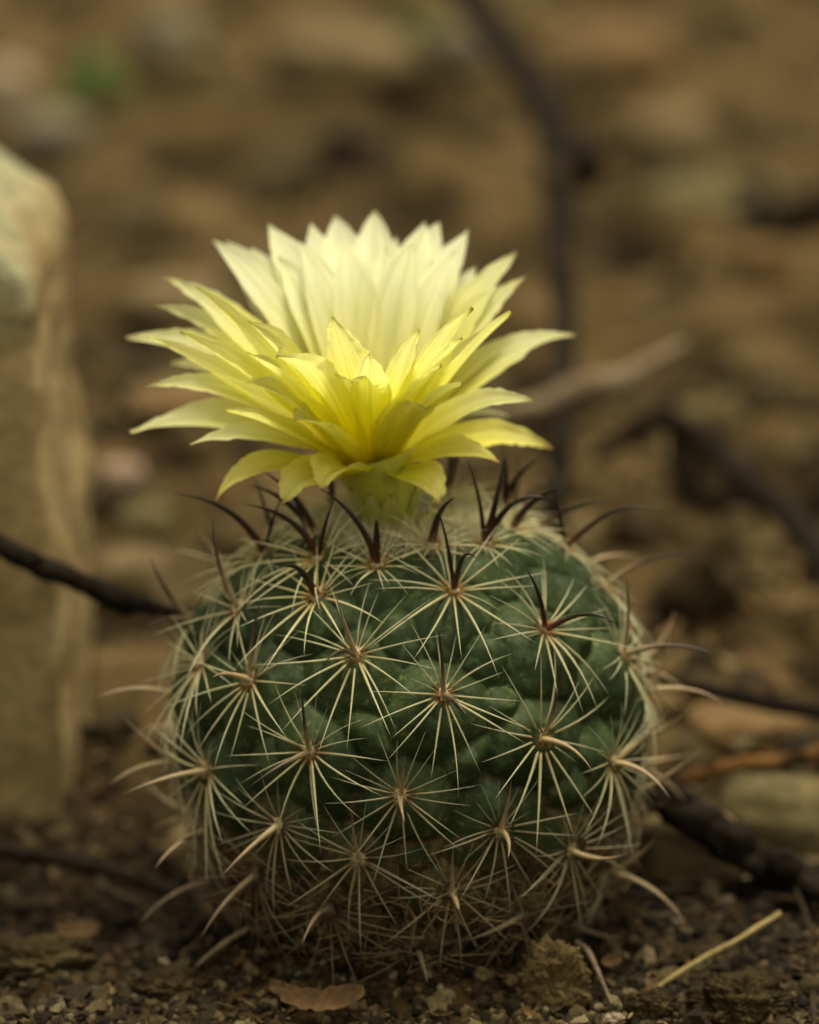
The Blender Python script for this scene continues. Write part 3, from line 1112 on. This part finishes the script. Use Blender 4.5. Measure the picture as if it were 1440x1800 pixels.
areoles.sort(key=rank)
single = 0
rest = {0: ([], [], []), 1: ([], [], []), 2: ([], [], []), 3: ([], [], [])}
ia = 0
for (p, age, cs, seen) in areoles:
    ia += 1
    n = surf_n(p)
    n = n + np.array([0, 0, 0.12])
    n /= np.linalg.norm(n)
    dn, sd_ = basis(p, n)
    rr = math.hypot(p[0], p[1])
    inner = rr < 0.17 and p[2] > ZC
    loc = p - n * 0.004
    if inner:
        loc = loc + np.array([0, 0, -0.045 * math.exp(-(rr / 0.07) ** 2)])
    # areole cushion
    V0, F0 = ICO[3]
    size = 0.0085 if age > 0.5 else 0.0105
    V = V0 * (1 + 0.45 * fbm(V0 * 2.3 + ia, 3))[:, None]
    V = V[:, :1] * sd_ * size * 0.85 + V[:, 1:2] * dn * size * 1.35 + V[:, 2:3] * n * size * 0.75
    # little hairs on the cushion
    HV, HF = [V], [F0.copy()]
    cnt = len(V)
    fm = [0] * len(F0)
    nh = 46 if seen else 18
    for h in range(nh):
        a = random.uniform(0, 6.283)
        rd = random.random() ** 0.5
        b0 = sd_ * math.cos(a) * size * 0.8 * rd + dn * math.sin(a) * size * 1.2 * rd + n * size * 0.4
        dr = n * random.uniform(0.2, 1.0) + sd_ * math.cos(a) * rd * 1.2 + dn * math.sin(a) * rd * 1.2 + rng.normal(0, 0.25, 3)
        dr /= np.linalg.norm(dr)
        ln = random.uniform(0.006, 0.014)
        s1 = np.cross(dr, rng.normal(0, 1, 3))
        s1 /= np.linalg.norm(s1)
        s2 = np.cross(dr, s1)
        wd = 0.0009
        HV.append(np.array([b0 + s1 * wd, b0 - s1 * wd * .5 + s2 * wd, b0 - s1 * wd * .5 - s2 * wd, b0 + dr * ln]))
        HF.append(np.array([[0, 1, 3], [1, 2, 3], [2, 0, 3]]) + cnt)
        fm += [1 if (rd > 0.6 and age < 1.7 and math.sin(a) > -0.5) else (3 if age > 2 else 2)] * 3
        cnt += 4
    ar = mesh_obj("areole", np.concatenate(HV), np.concatenate(HF), [M_AW if age < 2.5 else M_AWG, M_AWO, M_AWC, M_AWG], cactus, fmat=fm)
    ar.location = loc
    # radial spines
    nr = random.choice([16, 17, 18, 19])
    mi = 0 if age < 0.5 else (1 if age < 1.75 else (2 if age < 2.55 else 3))
    Lb = 0.114 if age < 1.9 else 0.104
    if inner:
        Lb = 0.068
        nr += 4
    Lb *= random.uniform(0.9, 1.08)
    edge = 1 - min(1, abs(rank_face(p)) / 0.45)
    if not inner:
        Lb *= 1 - 0.16 * edge
    rot0 = random.uniform(0, 0.4)
    indiv = seen and single + nr <= 300 and age < 2.9
    for k in range(nr):
        a = (k + rot0 + random.uniform(-0.36, 0.36)) / nr * 2 * math.pi
        dwn = math.cos(a)
        L = Lb * (1.0 + 0.17 * dwn) * (random.uniform(0.84, 1.14) if random.random() > 0.07 else random.uniform(0.4, 0.7))
        el = random.uniform(0.1, 0.38) + (0.15 if dwn < -0.4 else 0) + (0.35 if inner else 0) * random.random()
        if not inner:
            el *= 1 - 0.75 * edge
        if age >= 2.7:
            L *= random.uniform(0.6, 1.0)
            el += random.uniform(-0.2, 0.3)
        dirv = (dn * math.cos(a) + sd_ * math.sin(a))
        x = dirv * math.cos(el) + n * math.sin(el)
        zax = n * math.cos(el) - dirv * math.sin(el)
        # roll a little so the curvature is not all in one sense
        ro = random.gauss(0, 0.35)
        y = np.cross(zax, x)
        z2 = zax * math.cos(ro) + y * math.sin(ro)
        y2 = np.cross(z2, x)
        b0 = dirv * size * 0.9
        vv = random.choices(range(7), [1, 2, 3, 3, 2, 1.5, 0.6] if edge < 0.4 or inner else [0, 0, 2, 3, 4, 3, 0])[0]
        th_ = L * random.uniform(0.8, 1.1) if not inner else L * 1.0
        m4 = Matrix(((x[0] * L, y2[0] * th_, z2[0] * th_, b0[0]),
                     (x[1] * L, y2[1] * th_, z2[1] * th_, b0[1]),
                     (x[2] * L, y2[2] * th_, z2[2] * th_, b0[2]),
                     (0, 0, 0, 1)))
        if indiv:
            s = link("radial_spine", radial_mesh(vv, mi), ar)
            s.matrix_local = m4
            single += 1
        else:
            V, F, t = RV[vv]
            M3 = np.array(m4)[:3, :3]
            W_ = V @ M3.T + b0 + loc
            l = rest[mi]
            off = sum(len(q) for q in l[0])
            l[0].append(W_)
            l[1].extend([[i_ + off for i_ in f] for f in F])
            l[2].append(t)
    # central spines
    if cs is None:
        az = random.uniform(-1, 1)
        cs3 = []
        for q in range(2 if random.random() < 0.6 else 1):
            dv = n * 1.0 + (dn if q == 0 else -dn) * random.uniform(0.3, 0.8) + sd_ * random.uniform(-0.5, 0.5)
            if inner:
                dv = n + np.array([p[0], p[1], 0]) * 2.5 + rng.normal(0, 0.2, 3)
            dv /= np.linalg.norm(dv)
            cs3.append((dv * 0.115, 0.2))
        if inner and rr < 0.1:
            cs3 = []
    else:
        cs3 = []
        for tx, ty, hook in cs:
            depth = (Vector(p) - CAM).dot(FWD)
            tip0 = np.array(CAM + ray(tx, ty) * depth)
            uv = tip0 - p
            l2 = np.linalg.norm(uv)
            Lc = max(0.112 if age < 2.5 else 0.1, l2 * 1.03)
            if l2 < 0.05:
                Lc = 0.075
            wv = math.sqrt(max(0, Lc ** 2 - l2 ** 2))
            vd = np.array(ray(tx, ty).normalized())
            sgn = -1.0
            if n @ (-vd) < 0:
                sgn = 1.0
            if n @ (-vd) > 0:
                # do not point straight at the lens more than the areole does
                pass
            tip = tip0 + vd * (wv * sgn)
            cs3.append((tip - p, hook))
    ci = 0 if age < 0.9 else (1 if age < 1.5 else (2 if age < 2.5 else 3))
    for q, (dv, hook) in enumerate(cs3):
        L = np.linalg.norm(dv)
        dd = dv / L
        bow = n - dd * (n @ dd)
        if np.linalg.norm(bow) < 0.15:
            bow = -dn - dd * (-dn @ dd)
        if age < 0.9 and cs is not None:
            zb = np.array([0, 0, 1.0]) - dd * dd[2]
            if np.linalg.norm(zb) > 0.4:
                bow = zb
        bow /= np.linalg.norm(bow) + 1e-9
        tt = np.linspace(0, 1, 14)
        amp = 0.08 + hook * 0.6
        k_ = 0.5 if hook < 0.3 else 0.62
        prof = (tt * (1 - tt)) * 4 * (0.7 + 0.6 * (tt - 0.5) * (1 if hook > 0.3 else 0))
        Cc = tt[:, None] * dv[None] + bow[None] * (prof * amp * L * 0.8)[:, None]
        Cc = Cc + n[None] * 0.002
        thick = (0.0036 if hook < 0.08 else 0.0044) if age < 2.5 else 0.0046
        if age < 0.3:
            thick = 0.0038 if hook < 0.08 else 0.006
        Rr_ = thick * (1.0 - 0.93 * tt ** 1.5) * (1 + 0.15 * np.exp(-tt * 12))
        V, F, t = tube(Cc, Rr_, 8, True, 0.06, 60, seed=ia)
        mi_c = ci
        if 0.9 <= age < 1.7 and q == 1 and random.random() < 0.5:
            mi_c = min(3, ci + 1)
        mesh_obj("central_spine", V, F, SC[mi_c], ar, attrs={'t': t})

for mi, (Vs, Fs, ts) in rest.items():
    if Vs:
        Vs = np.concatenate(Vs)
        o = mesh_obj("radial_spine", Vs, Fs, SR[mi], cactus, attrs={'t': np.concatenate(ts)})
        tag(o, kind='stuff')


# --- hairs at the crown
def hairs(name, n, f, wd, mat, par):
    V, F = [], []
    c = 0
    for k in range(n):
        b0, dr, ln, bend = f()
        dr = dr / np.linalg.norm(dr)
        s1 = np.cross(dr, rng.normal(0, 1, 3))
        s1 /= np.linalg.norm(s1)
        s2 = np.cross(dr, s1)
        seg = 5
        for i in range(seg):
            t = i / (seg - 1)
            cpos = b0 + dr * ln * t + bend * (t * t)
            r = wd * (1 - 0.85 * t)
            V += [cpos + s1 * r, cpos - s1 * r * .5 + s2 * r * .87, cpos - s1 * r * .5 - s2 * r * .87]
        for i in range(seg - 1):
            for j in range(3):
                a = c + i * 3 + j
                b_ = c + i * 3 + (j + 1) % 3
                F.append([a, b_, b_ + 3, a + 3])
        c += seg * 3
    o = mesh_obj(name, V, np.array(F), mat, par)
    tag(o, kind='stuff')
    return o


def crown_hair():
    a = random.uniform(0, 6.283)
    r = 0.03 + 0.11 * random.random() ** 0.8
    z = ZC + CT * max(0, 1 - (r / RB) ** NE) ** (1 / NE) + HT - 0.045 * math.exp(-(r / 0.07) ** 2) - 0.012
    b0 = np.array([r * math.cos(a), r * math.sin(a), z])
    dr = np.array([math.cos(a) * 0.4, math.sin(a) * 0.4, 1.0]) + rng.normal(0, 0.55, 3)
    return b0, dr, random.uniform(0.014, 0.042), rng.normal(0, 0.006, 3)


hairs("crown_wool", 4200, crown_hair, 0.0006, M_WOOL, cactus)

# soil crumbs caught on the lower body
def crumbs(n):
    out = []
    while len(out) < n:
        k = random.randrange(len(Vb))
        v = Vb[k]
        if 0.0 < v[2] < 0.27 and random.random() < (1 - v[2] / 0.27) ** 1.4 and v[1] < 0.15:
            if gap[k] < 0.025 or v[2] < 0.12:
                out.append(v + Nn[k] * random.uniform(0, 0.006))
    return np.array(out)


o = scatter("clinging_soil", 5200, crumbs, lambda n: 0.0016 + 0.007 * rng.random(n) ** 2.5, M_GRAVEL, None, 1, par=cactus, sink=0)

lowk = [k for k in range(0, len(Vb), 3) if 0.0 < Vb[k][2] < 0.2 and Vb[k][1] < 0.1]


def debris():
    k = random.choice(lowk)
    b0 = Vb[k] + Nn[k] * random.uniform(0.0, 0.03)
    dr = rng.normal(0, 1, 3)
    dr = dr - Nn[k] * (dr @ Nn[k]) * 0.8
    return b0, dr, random.uniform(0.02, 0.075), rng.normal(0, 0.008, 3)


hairs("dry_debris", 620, debris, 0.0016, plain("dry_fibre", (0.24, 0.18, 0.105), 0.9, 0.1, 0.7, 30), cactus)

# --- THE FLOWER (part of the cactus)
TP = at_y(655, 792, 0.0)
TUB = Vector((-0.022, -0.01, 0.56))
M_TUBE, nt, b = nodes("floral_tube", 0.55, 0.3)
tt_ = attr(nt, "t")
n1 = noise(nt, 30, 4, 0.6)
c = ramp(nt, tt_, [(0, (0.25, 0.3, 0.06)), (0.5, (0.36, 0.4, 0.07)), (1, (0.6, 0.58, 0.08))])
c = mix(nt, 0.5, c, ramp(nt, n1, [(0.3, 0.6), (0.7, 1.25)]), 'MULTIPLY')
nt.links.new(c, b.inputs['Base Color'])
Cc = catmull([TUB, TUB.lerp(TP, 0.5) + Vector((0.004, 0, 0)), TP - Vector((0, 0, 0.005))], 10)
Rr_ = np.interp(np.linspace(0, 1, len(Cc)), [0, 0.35, 0.75, 1], [0.036, 0.036, 0.046, 0.062])
V, F, t = tube(Cc, Rr_, 28, False)
th_i = np.tile(np.arange(28), len(Cc))
cen = np.repeat(Cc, 28, axis=0)
V = cen + (V - cen) * (1 + 0.05 * np.cos(th_i * math.pi))[:, None]
flower = mesh_obj("flower", V - np.array(TP), F, M_TUBE, cactus, attrs={'t': t})
flower.location = TP


def petal_material(name, base, mid, tip, tipb, trans):
    m = bpy.data.materials.new(name)
    m.use_nodes = True
    nt = m.node_tree
    for n_ in list(nt.nodes):
        nt.nodes.remove(n_)
    out = N(nt, "ShaderNodeOutputMaterial")
    uv = attr(nt, "puv", 'Vector')
    sx_ = N(nt, "ShaderNodeSeparateXYZ")
    nt.links.new(uv, sx_.inputs[0])
    c = ramp(nt, sx_.outputs[0], [(0, base), (0.35, mid), (0.75, tip), (0.93, tip), (1.0, tipb)])
    # fine veins running the length of the petal
    mp_ = N(nt, "ShaderNodeMapping")
    mp_.inputs['Scale'].default_value = (1.3, 14, 1)
    nt.links.new(uv, mp_.inputs[0])
    v = noise(nt, 1.0, 5, 0.65, mp_.outputs[0], 0.15)
    c = mix(nt, 1.0, c, ramp(nt, v, [(0.3, (0.76, 0.76, 0.62)), (0.6, (1.04, 1.04, 1.06))]), 'MULTIPLY')
    au = math_n(nt, 'ABSOLUTE', sx_.outputs[1])
    c = mix(nt, 1.0, c, ramp(nt, au, [(0.0, (0.86, 0.9, 0.7)), (0.12, (1, 1, 1))]), 'MULTIPLY')
    d = N(nt, "ShaderNodeBsdfDiffuse")
    tr = N(nt, "ShaderNodeBsdfTranslucent")
    gl = N(nt, "ShaderNodeBsdfGlossy")
    gl.inputs['Roughness'].default_value = 0.45
    nt.links.new(c, d.inputs[0])
    nt.links.new(c, tr.inputs[0])
    bp = N(nt, "ShaderNodeBump")
    bp.inputs['Strength'].default_value = 0.5
    bp.inputs['Distance'].default_value = 0.004
    nt.links.new(v, bp.inputs['Height'])
    nt.links.new(bp.outputs[0], d.inputs['Normal'])
    nt.links.new(bp.outputs[0], gl.inputs['Normal'])
    m1 = N(nt, "ShaderNodeMixShader")
    m1.inputs[0].default_value = trans
    nt.links.new(d.outputs[0], m1.inputs[1])
    nt.links.new(tr.outputs[0], m1.inputs[2])
    m2 = N(nt, "ShaderNodeMixShader")
    m2.inputs[0].default_value = 0.03
    nt.links.new(m1.outputs[0], m2.inputs[1])
    nt.links.new(gl.outputs[0], m2.inputs[2])
    nt.links.new(m2.outputs[0], out.inputs[0])
    return m


PM = {
    'i': petal_material("inner_petal", (0.92, 0.87, 0.10), (0.93, 0.91, 0.36), (0.93, 0.94, 0.72), (0.88, 0.9, 0.64), 0.42),
    'm': petal_material("middle_petal", (0.93, 0.85, 0.01), (0.94, 0.91, 0.10), (0.94, 0.93, 0.36), (0.88, 0.82, 0.25), 0.72),
    'o': petal_material("outer_petal", (0.85, 0.77, 0.01), (0.93, 0.88, 0.06), (0.93, 0.88, 0.28), (0.62, 0.33, 0.2), 0.45),
    's': petal_material("side_petal", (0.92, 0.86, 0.01), (0.92, 0.9, 0.2), (0.93, 0.93, 0.55), (0.76, 0.68, 0.42), 0.52),
}


def petal(tx, ty, sg, Lpx, Wpx, kind, blunt=0.0, droop=None):
    roll = random.uniform(0.5, 1.1)
    u = (tx - 655) * K * DIST
    v = (792 - ty) * K * DIST
    L = Lpx * K * DIST
    wv = math.sqrt(max(0.0, L * L - u * u - v * v)) * sg
    # perspective: same pixel at another depth
    sc = (DIST + wv) / DIST
    D3 = RGT * ((tx - 720) * K * (DIST + wv) - TP.x) + UPV * 0 + Vector((0, 0, 0))
    tip = CAM + ray(tx, ty) * ((TP - CAM).dot(FWD) + wv)
    ch = tip - TP
    az = math.atan2(ch.y, ch.x)
    out = Vector((math.cos(az), math.sin(az), 0))
    el = math.atan2(ch.z, math.hypot(ch.x, ch.y))
    up = Vector((0, 0, 1))
    base = TP + out * 0.03 - up * (0.03 * (1 - max(0, min(1, el / 0.9))))
    chord = tip - base
    Lc = chord.length
    e0 = el + (0.22 if el > 0.5 else 0.55 - 0.3 * max(0, el))
    if droop is None and kind == 'm' and sg < 0 and el > 0.3:
        e0, droop = el + 0.12, 0.1 + 0.5 * blunt
    if droop is None:
        droop = 0.25 if el > 0.5 else 0.45
    e1 = el - droop
    d0 = out * math.cos(e0) + up * math.sin(e0)
    d1_ = out * math.cos(e1) + up * math.sin(e1)
    P0, P3 = base, tip
    P1 = P0 + d0 * Lc * 0.36
    P2 = P3 - d1_ * Lc * 0.34
    nu, nv = 34, 11
    W = Wpx * (1.12 if kind == 'i' else 1.08) * K * DIST
    rnd = random.random() * 50
    side0 = out.cross(up).normalized()
    V, UVs = [], []
    cup = random.uniform(0.25, 0.5)
    twist = random.gauss(0, 0.12)
    ser = [random.random() for _ in range(nu * 2 + 2)]
    for i in range(nu):
        t = i / (nu - 1)
        b_ = (1 - t) ** 3 * P0 + 3 * (1 - t) ** 2 * t * P1 + 3 * (1 - t) * t * t * P2 + t ** 3 * P3
        dt = 3 * (1 - t) ** 2 * (P1 - P0) + 6 * (1 - t) * t * (P2 - P1) + 3 * t * t * (P3 - P2)
        dt.normalize()
        s_ = side0 - dt * side0.dot(dt)
        s_.normalize()
        nn = s_.cross(dt).normalized()
        if nn.dot(up - out * 0.5) < 0:
            nn = -nn
        fc = (CAM - b_).normalized()
        fc = fc - dt * fc.dot(dt)
        kk = abs(math.cos(az)) ** 1.5 * min(1, t * 2.5) * roll
        nn = (nn + fc * kk).normalized()
        s_ = dt.cross(nn).normalized()
        if s_.dot(side0) < 0:
            s_ = -s_
        tw_ = twist * t
        s2 = s_ * math.cos(tw_) + nn * math.sin(tw_)
        n2_ = nn * math.cos(tw_) - s_ * math.sin(tw_)
        if t < 0.6:
            x_ = min(1, t / 0.5)
            pw = 0.5 + 0.5 * (x_ * x_ * (3 - 2 * x_))
        else:
            x_ = (t - 0.6) / 0.4
            pexp = (2.0 if kind == 'i' else 1.8) + blunt * 3
            pw = (1 - x_ ** pexp) * 0.97 + 0.03 * (1 - x_)
        for j in range(nv):
            q = j / (nv - 1) * 2 - 1
            wj = pw
            if abs(q) > 0.7 and t > 0.55:
                wj = pw * (1 - (0.12 if kind == 'i' else 0.36) * min(1, (t - 0.5) * 2.5) * ser[i * 2 + (q > 0)])
            tip_out = 0.0
            ww = W * 0.5 * wj
            lift = cup * W * 0.5 * (q * q) * pw + 0.035 * W * math.sin(t * 9 + rnd) * q + 0.03 * W * math.sin(t * 15 + rnd * 2) * q * q
            lift -= 0.05 * W * math.exp(-(q / 0.15) ** 2)
            lift += 0.02 * W * math.sin(q * 9 + rnd)
            V.append(tuple(b_ + s2 * (q * ww) + n2_ * lift - TP))
            UVs.append((t, q, rnd))
    F = []
    for i in range(nu - 1):
        for j in range(nv - 1):
            a = i * nv + j
            F.append([a, a + 1, a + nv + 1, a + nv])
    mesh_obj("petal", V, np.array(F), PM[kind], flower, attrs={'puv': np.array(UVs)})


petals = [
    # inner whorl behind
    (374, 423, 1, 485, 62, 'i'), (398, 424, 1, 495, 62, 'i'), (441, 437, 1, 470, 70, 'i'), (472, 393, 1, 490, 90, 'i'), (547, 392, 1, 490, 92, 'i'),
    (588, 381, 1, 500, 92, 'i'), (658, 371, 1, 490, 92, 'i'), (696, 416, 1, 455, 56, 'i'), (748, 391, 1, 480, 86, 'i'), (772, 389, 1, 495, 76, 'i'),
    (823, 403, 1, 485, 84, 'i'), (838, 469, 1, 430, 60, 'i'), (908, 442, 1, 465, 78, 's'), (925, 484, 1, 430, 72, 's'), (899, 549, -1, 400, 70, 'm'),
    (488, 452, 1, 400, 70, 'i'), (528, 425, 1, 405, 72, 'i'), (566, 455, 1, 385, 66, 'i'), (606, 418, 1, 400, 74, 'i'), (640, 462, 1, 372, 62, 'i'), (678, 432, 1, 385, 70, 'i'), (724, 425, 1, 390, 72, 'i'), (762, 456, 1, 380, 66, 'i'), (800, 440, 1, 398, 70, 'i'), (520, 500, 1, 350, 60, 'i'), (690, 500, 1, 330, 60, 'i'), (450, 480, 1, 400, 66, 'i'), (845, 500, 1, 385, 62, 'i'), (410, 470, 1, 440, 60, 's'), (872, 475, 1, 425, 58, 's'), (330, 545, 1, 430, 52, 's'), (300, 640, 1, 410, 50, 's'), (905, 610, 1, 340, 50, 's'),
    (395, 545, -1, 395, 60, 'm'), (775, 640, -1, 345, 62, 'm'), (395, 720, -1, 320, 50, 'm'), (425, 500, 1, 430, 80, 'i'), (868, 510, 1, 400, 72, 'm'),
    # left side
    (286, 484, 1, 490, 64, 's'), (347, 504, -1, 440, 56, 'm'), (273, 539, 1, 470, 50, 's'), (318, 582, -1, 430, 60, 'm'), (258, 591, -1, 450, 46, 'm'),
    (221, 594, 1, 485, 82, 's'), (257, 678, -1, 420, 48, 's'), (229, 761, 1, 430, 74, 's'), (334, 782, -1, 350, 48, 's'),
    (438, 564, -1, 400, 80, 'm'), (435, 619, -1, 380, 80, 'm'), (487, 622, -1, 370, 92, 'm', 0.5), (432, 671, -1, 350, 78, 'm', 0.3),
    # front
    (583, 558, -1, 390, 82, 'm'), (649, 622, -1, 380, 66, 'm'), (622, 668, -1, 300, 92, 'm', 0.9), (737, 579, -1, 400, 52, 'm'),
    (812, 593, -1, 400, 78, 'm'), (830, 539, -1, 430, 80, 'm'), (812, 674, -1, 330, 76, 'm', 0.3), (752, 716, -1, 250, 92, 'm', 0.3),
    (520, 738, -1, 260, 88, 'm', 0.6),
    # right side
    (1012, 588, 1, 450, 78, 's'), (937, 704, -1, 320, 62, 's'), (971, 790, 1, 330, 62, 'o'), (878, 813, -1, 260, 54, 'o'), (895, 733, 1, 330, 30, 's'),
    (860, 620, 1, 330, 60, 's'),
    # drooping outer tepals
    (380, 880, -1, 310, 52, 'o', 0, 0.9), (499, 889, -1, 240, 72, 'o', 0, 1.1), (564, 862, -1, 210, 88, 'o', 0, 1.0), (772, 888, -1, 200, 70, 'o', 0, 1.1),
    # behind, low whorl closing the cup
    (520, 600, 1, 330, 70, 's'), (700, 600, 1, 330, 70, 's'), (790, 660, 1, 330, 60, 's'),
]
for q in petals:
    petal(*q)

# stamens deep in the cup
M_STAM = plain("stamen_filament", (0.75, 0.6, 0.1), 0.6, 0.3, 0.2)
M_ANTH = plain("anther", (0.8, 0.33, 0.02), 0.7, 0.2, 0.3)
for k in range(46):
    a = k * 2.4
    r = 0.012 + 0.03 * (k / 46) ** 0.5
    b0 = Vector((r * math.cos(a) * 0.8, r * math.sin(a) * 0.8, -0.01))
    tp = Vector((r * 1.5 * math.cos(a), r * 1.5 * math.sin(a), 0.07 + 0.03 * random.random()))
    V, F, t = tube(catmull([b0, b0.lerp(tp, 0.5) + Vector((0, 0, 0.006)), tp], 3), np.full(7, 0.0012), 5)
    s = mesh_obj("stamen", V, F, M_STAM, flower)
    V0, F0 = ICO[1]
    VA = V0 * np.array([0.0035, 0.0035, 0.0055]) + np.array(tp)
    # the anther is the tip of the same stamen mesh
    me = s.data
    import bmesh
    bm = bmesh.new()
    bm.from_mesh(me)
    vs = [bm.verts.new(v) for v in VA]
    for f in F0:
        fc = bm.faces.new([vs[i] for i in f])
        fc.material_index = 1
    bm.to_mesh(me)
    bm.free()
    me.materials.append(M_ANTH)
V, F, t = tube(catmull([(0, 0, -0.01), (0, 0, 0.05), (0.002, 0, 0.1)], 5), np.linspace(0.005, 0.004, 11), 8)
pist = mesh_obj("style", V, F, M_STAM, flower)

# scales on the floral tube
M_SCALE = petal_material("tube_scale", (0.3, 0.36, 0.07), (0.42, 0.46, 0.09), (0.6, 0.58, 0.2), (0.3, 0.13, 0.06), 0.3)
for k in range(14):
    a = k * 2.4
    out = Vector((math.cos(a), math.sin(a), 0))
    sd2 = Vector((-math.sin(a), math.cos(a), 0))
    f0 = 0.1 + 0.5 * (k % 5) / 5
    b0 = TUB.lerp(TP, f0) - TP
    V, UVs = [], []
    for i in range(10):
        t = i / 9
        for j in range(5):
            q = j / 4 * 2 - 1
            ww = 0.016 * math.sin(math.pi * min(0.97, 0.25 + 0.75 * t)) + 0.001
            V.append(tuple(b0 + out * (0.037 + 0.008 * math.sin(t * 2) + 0.018 * t * t) + Vector((0, 0, 0.075 * t)) + sd2 * (q * ww) - out * (0.006 * q * q)))
            UVs.append((t, q, k))
    F = [[i * 5 + j, i * 5 + j + 1, i * 5 + j + 6, i * 5 + j + 5] for i in range(9) for j in range(4)]
    mesh_obj("tube_scale", V, np.array(F), M_SCALE, flower, attrs={'puv': np.array(UVs)})
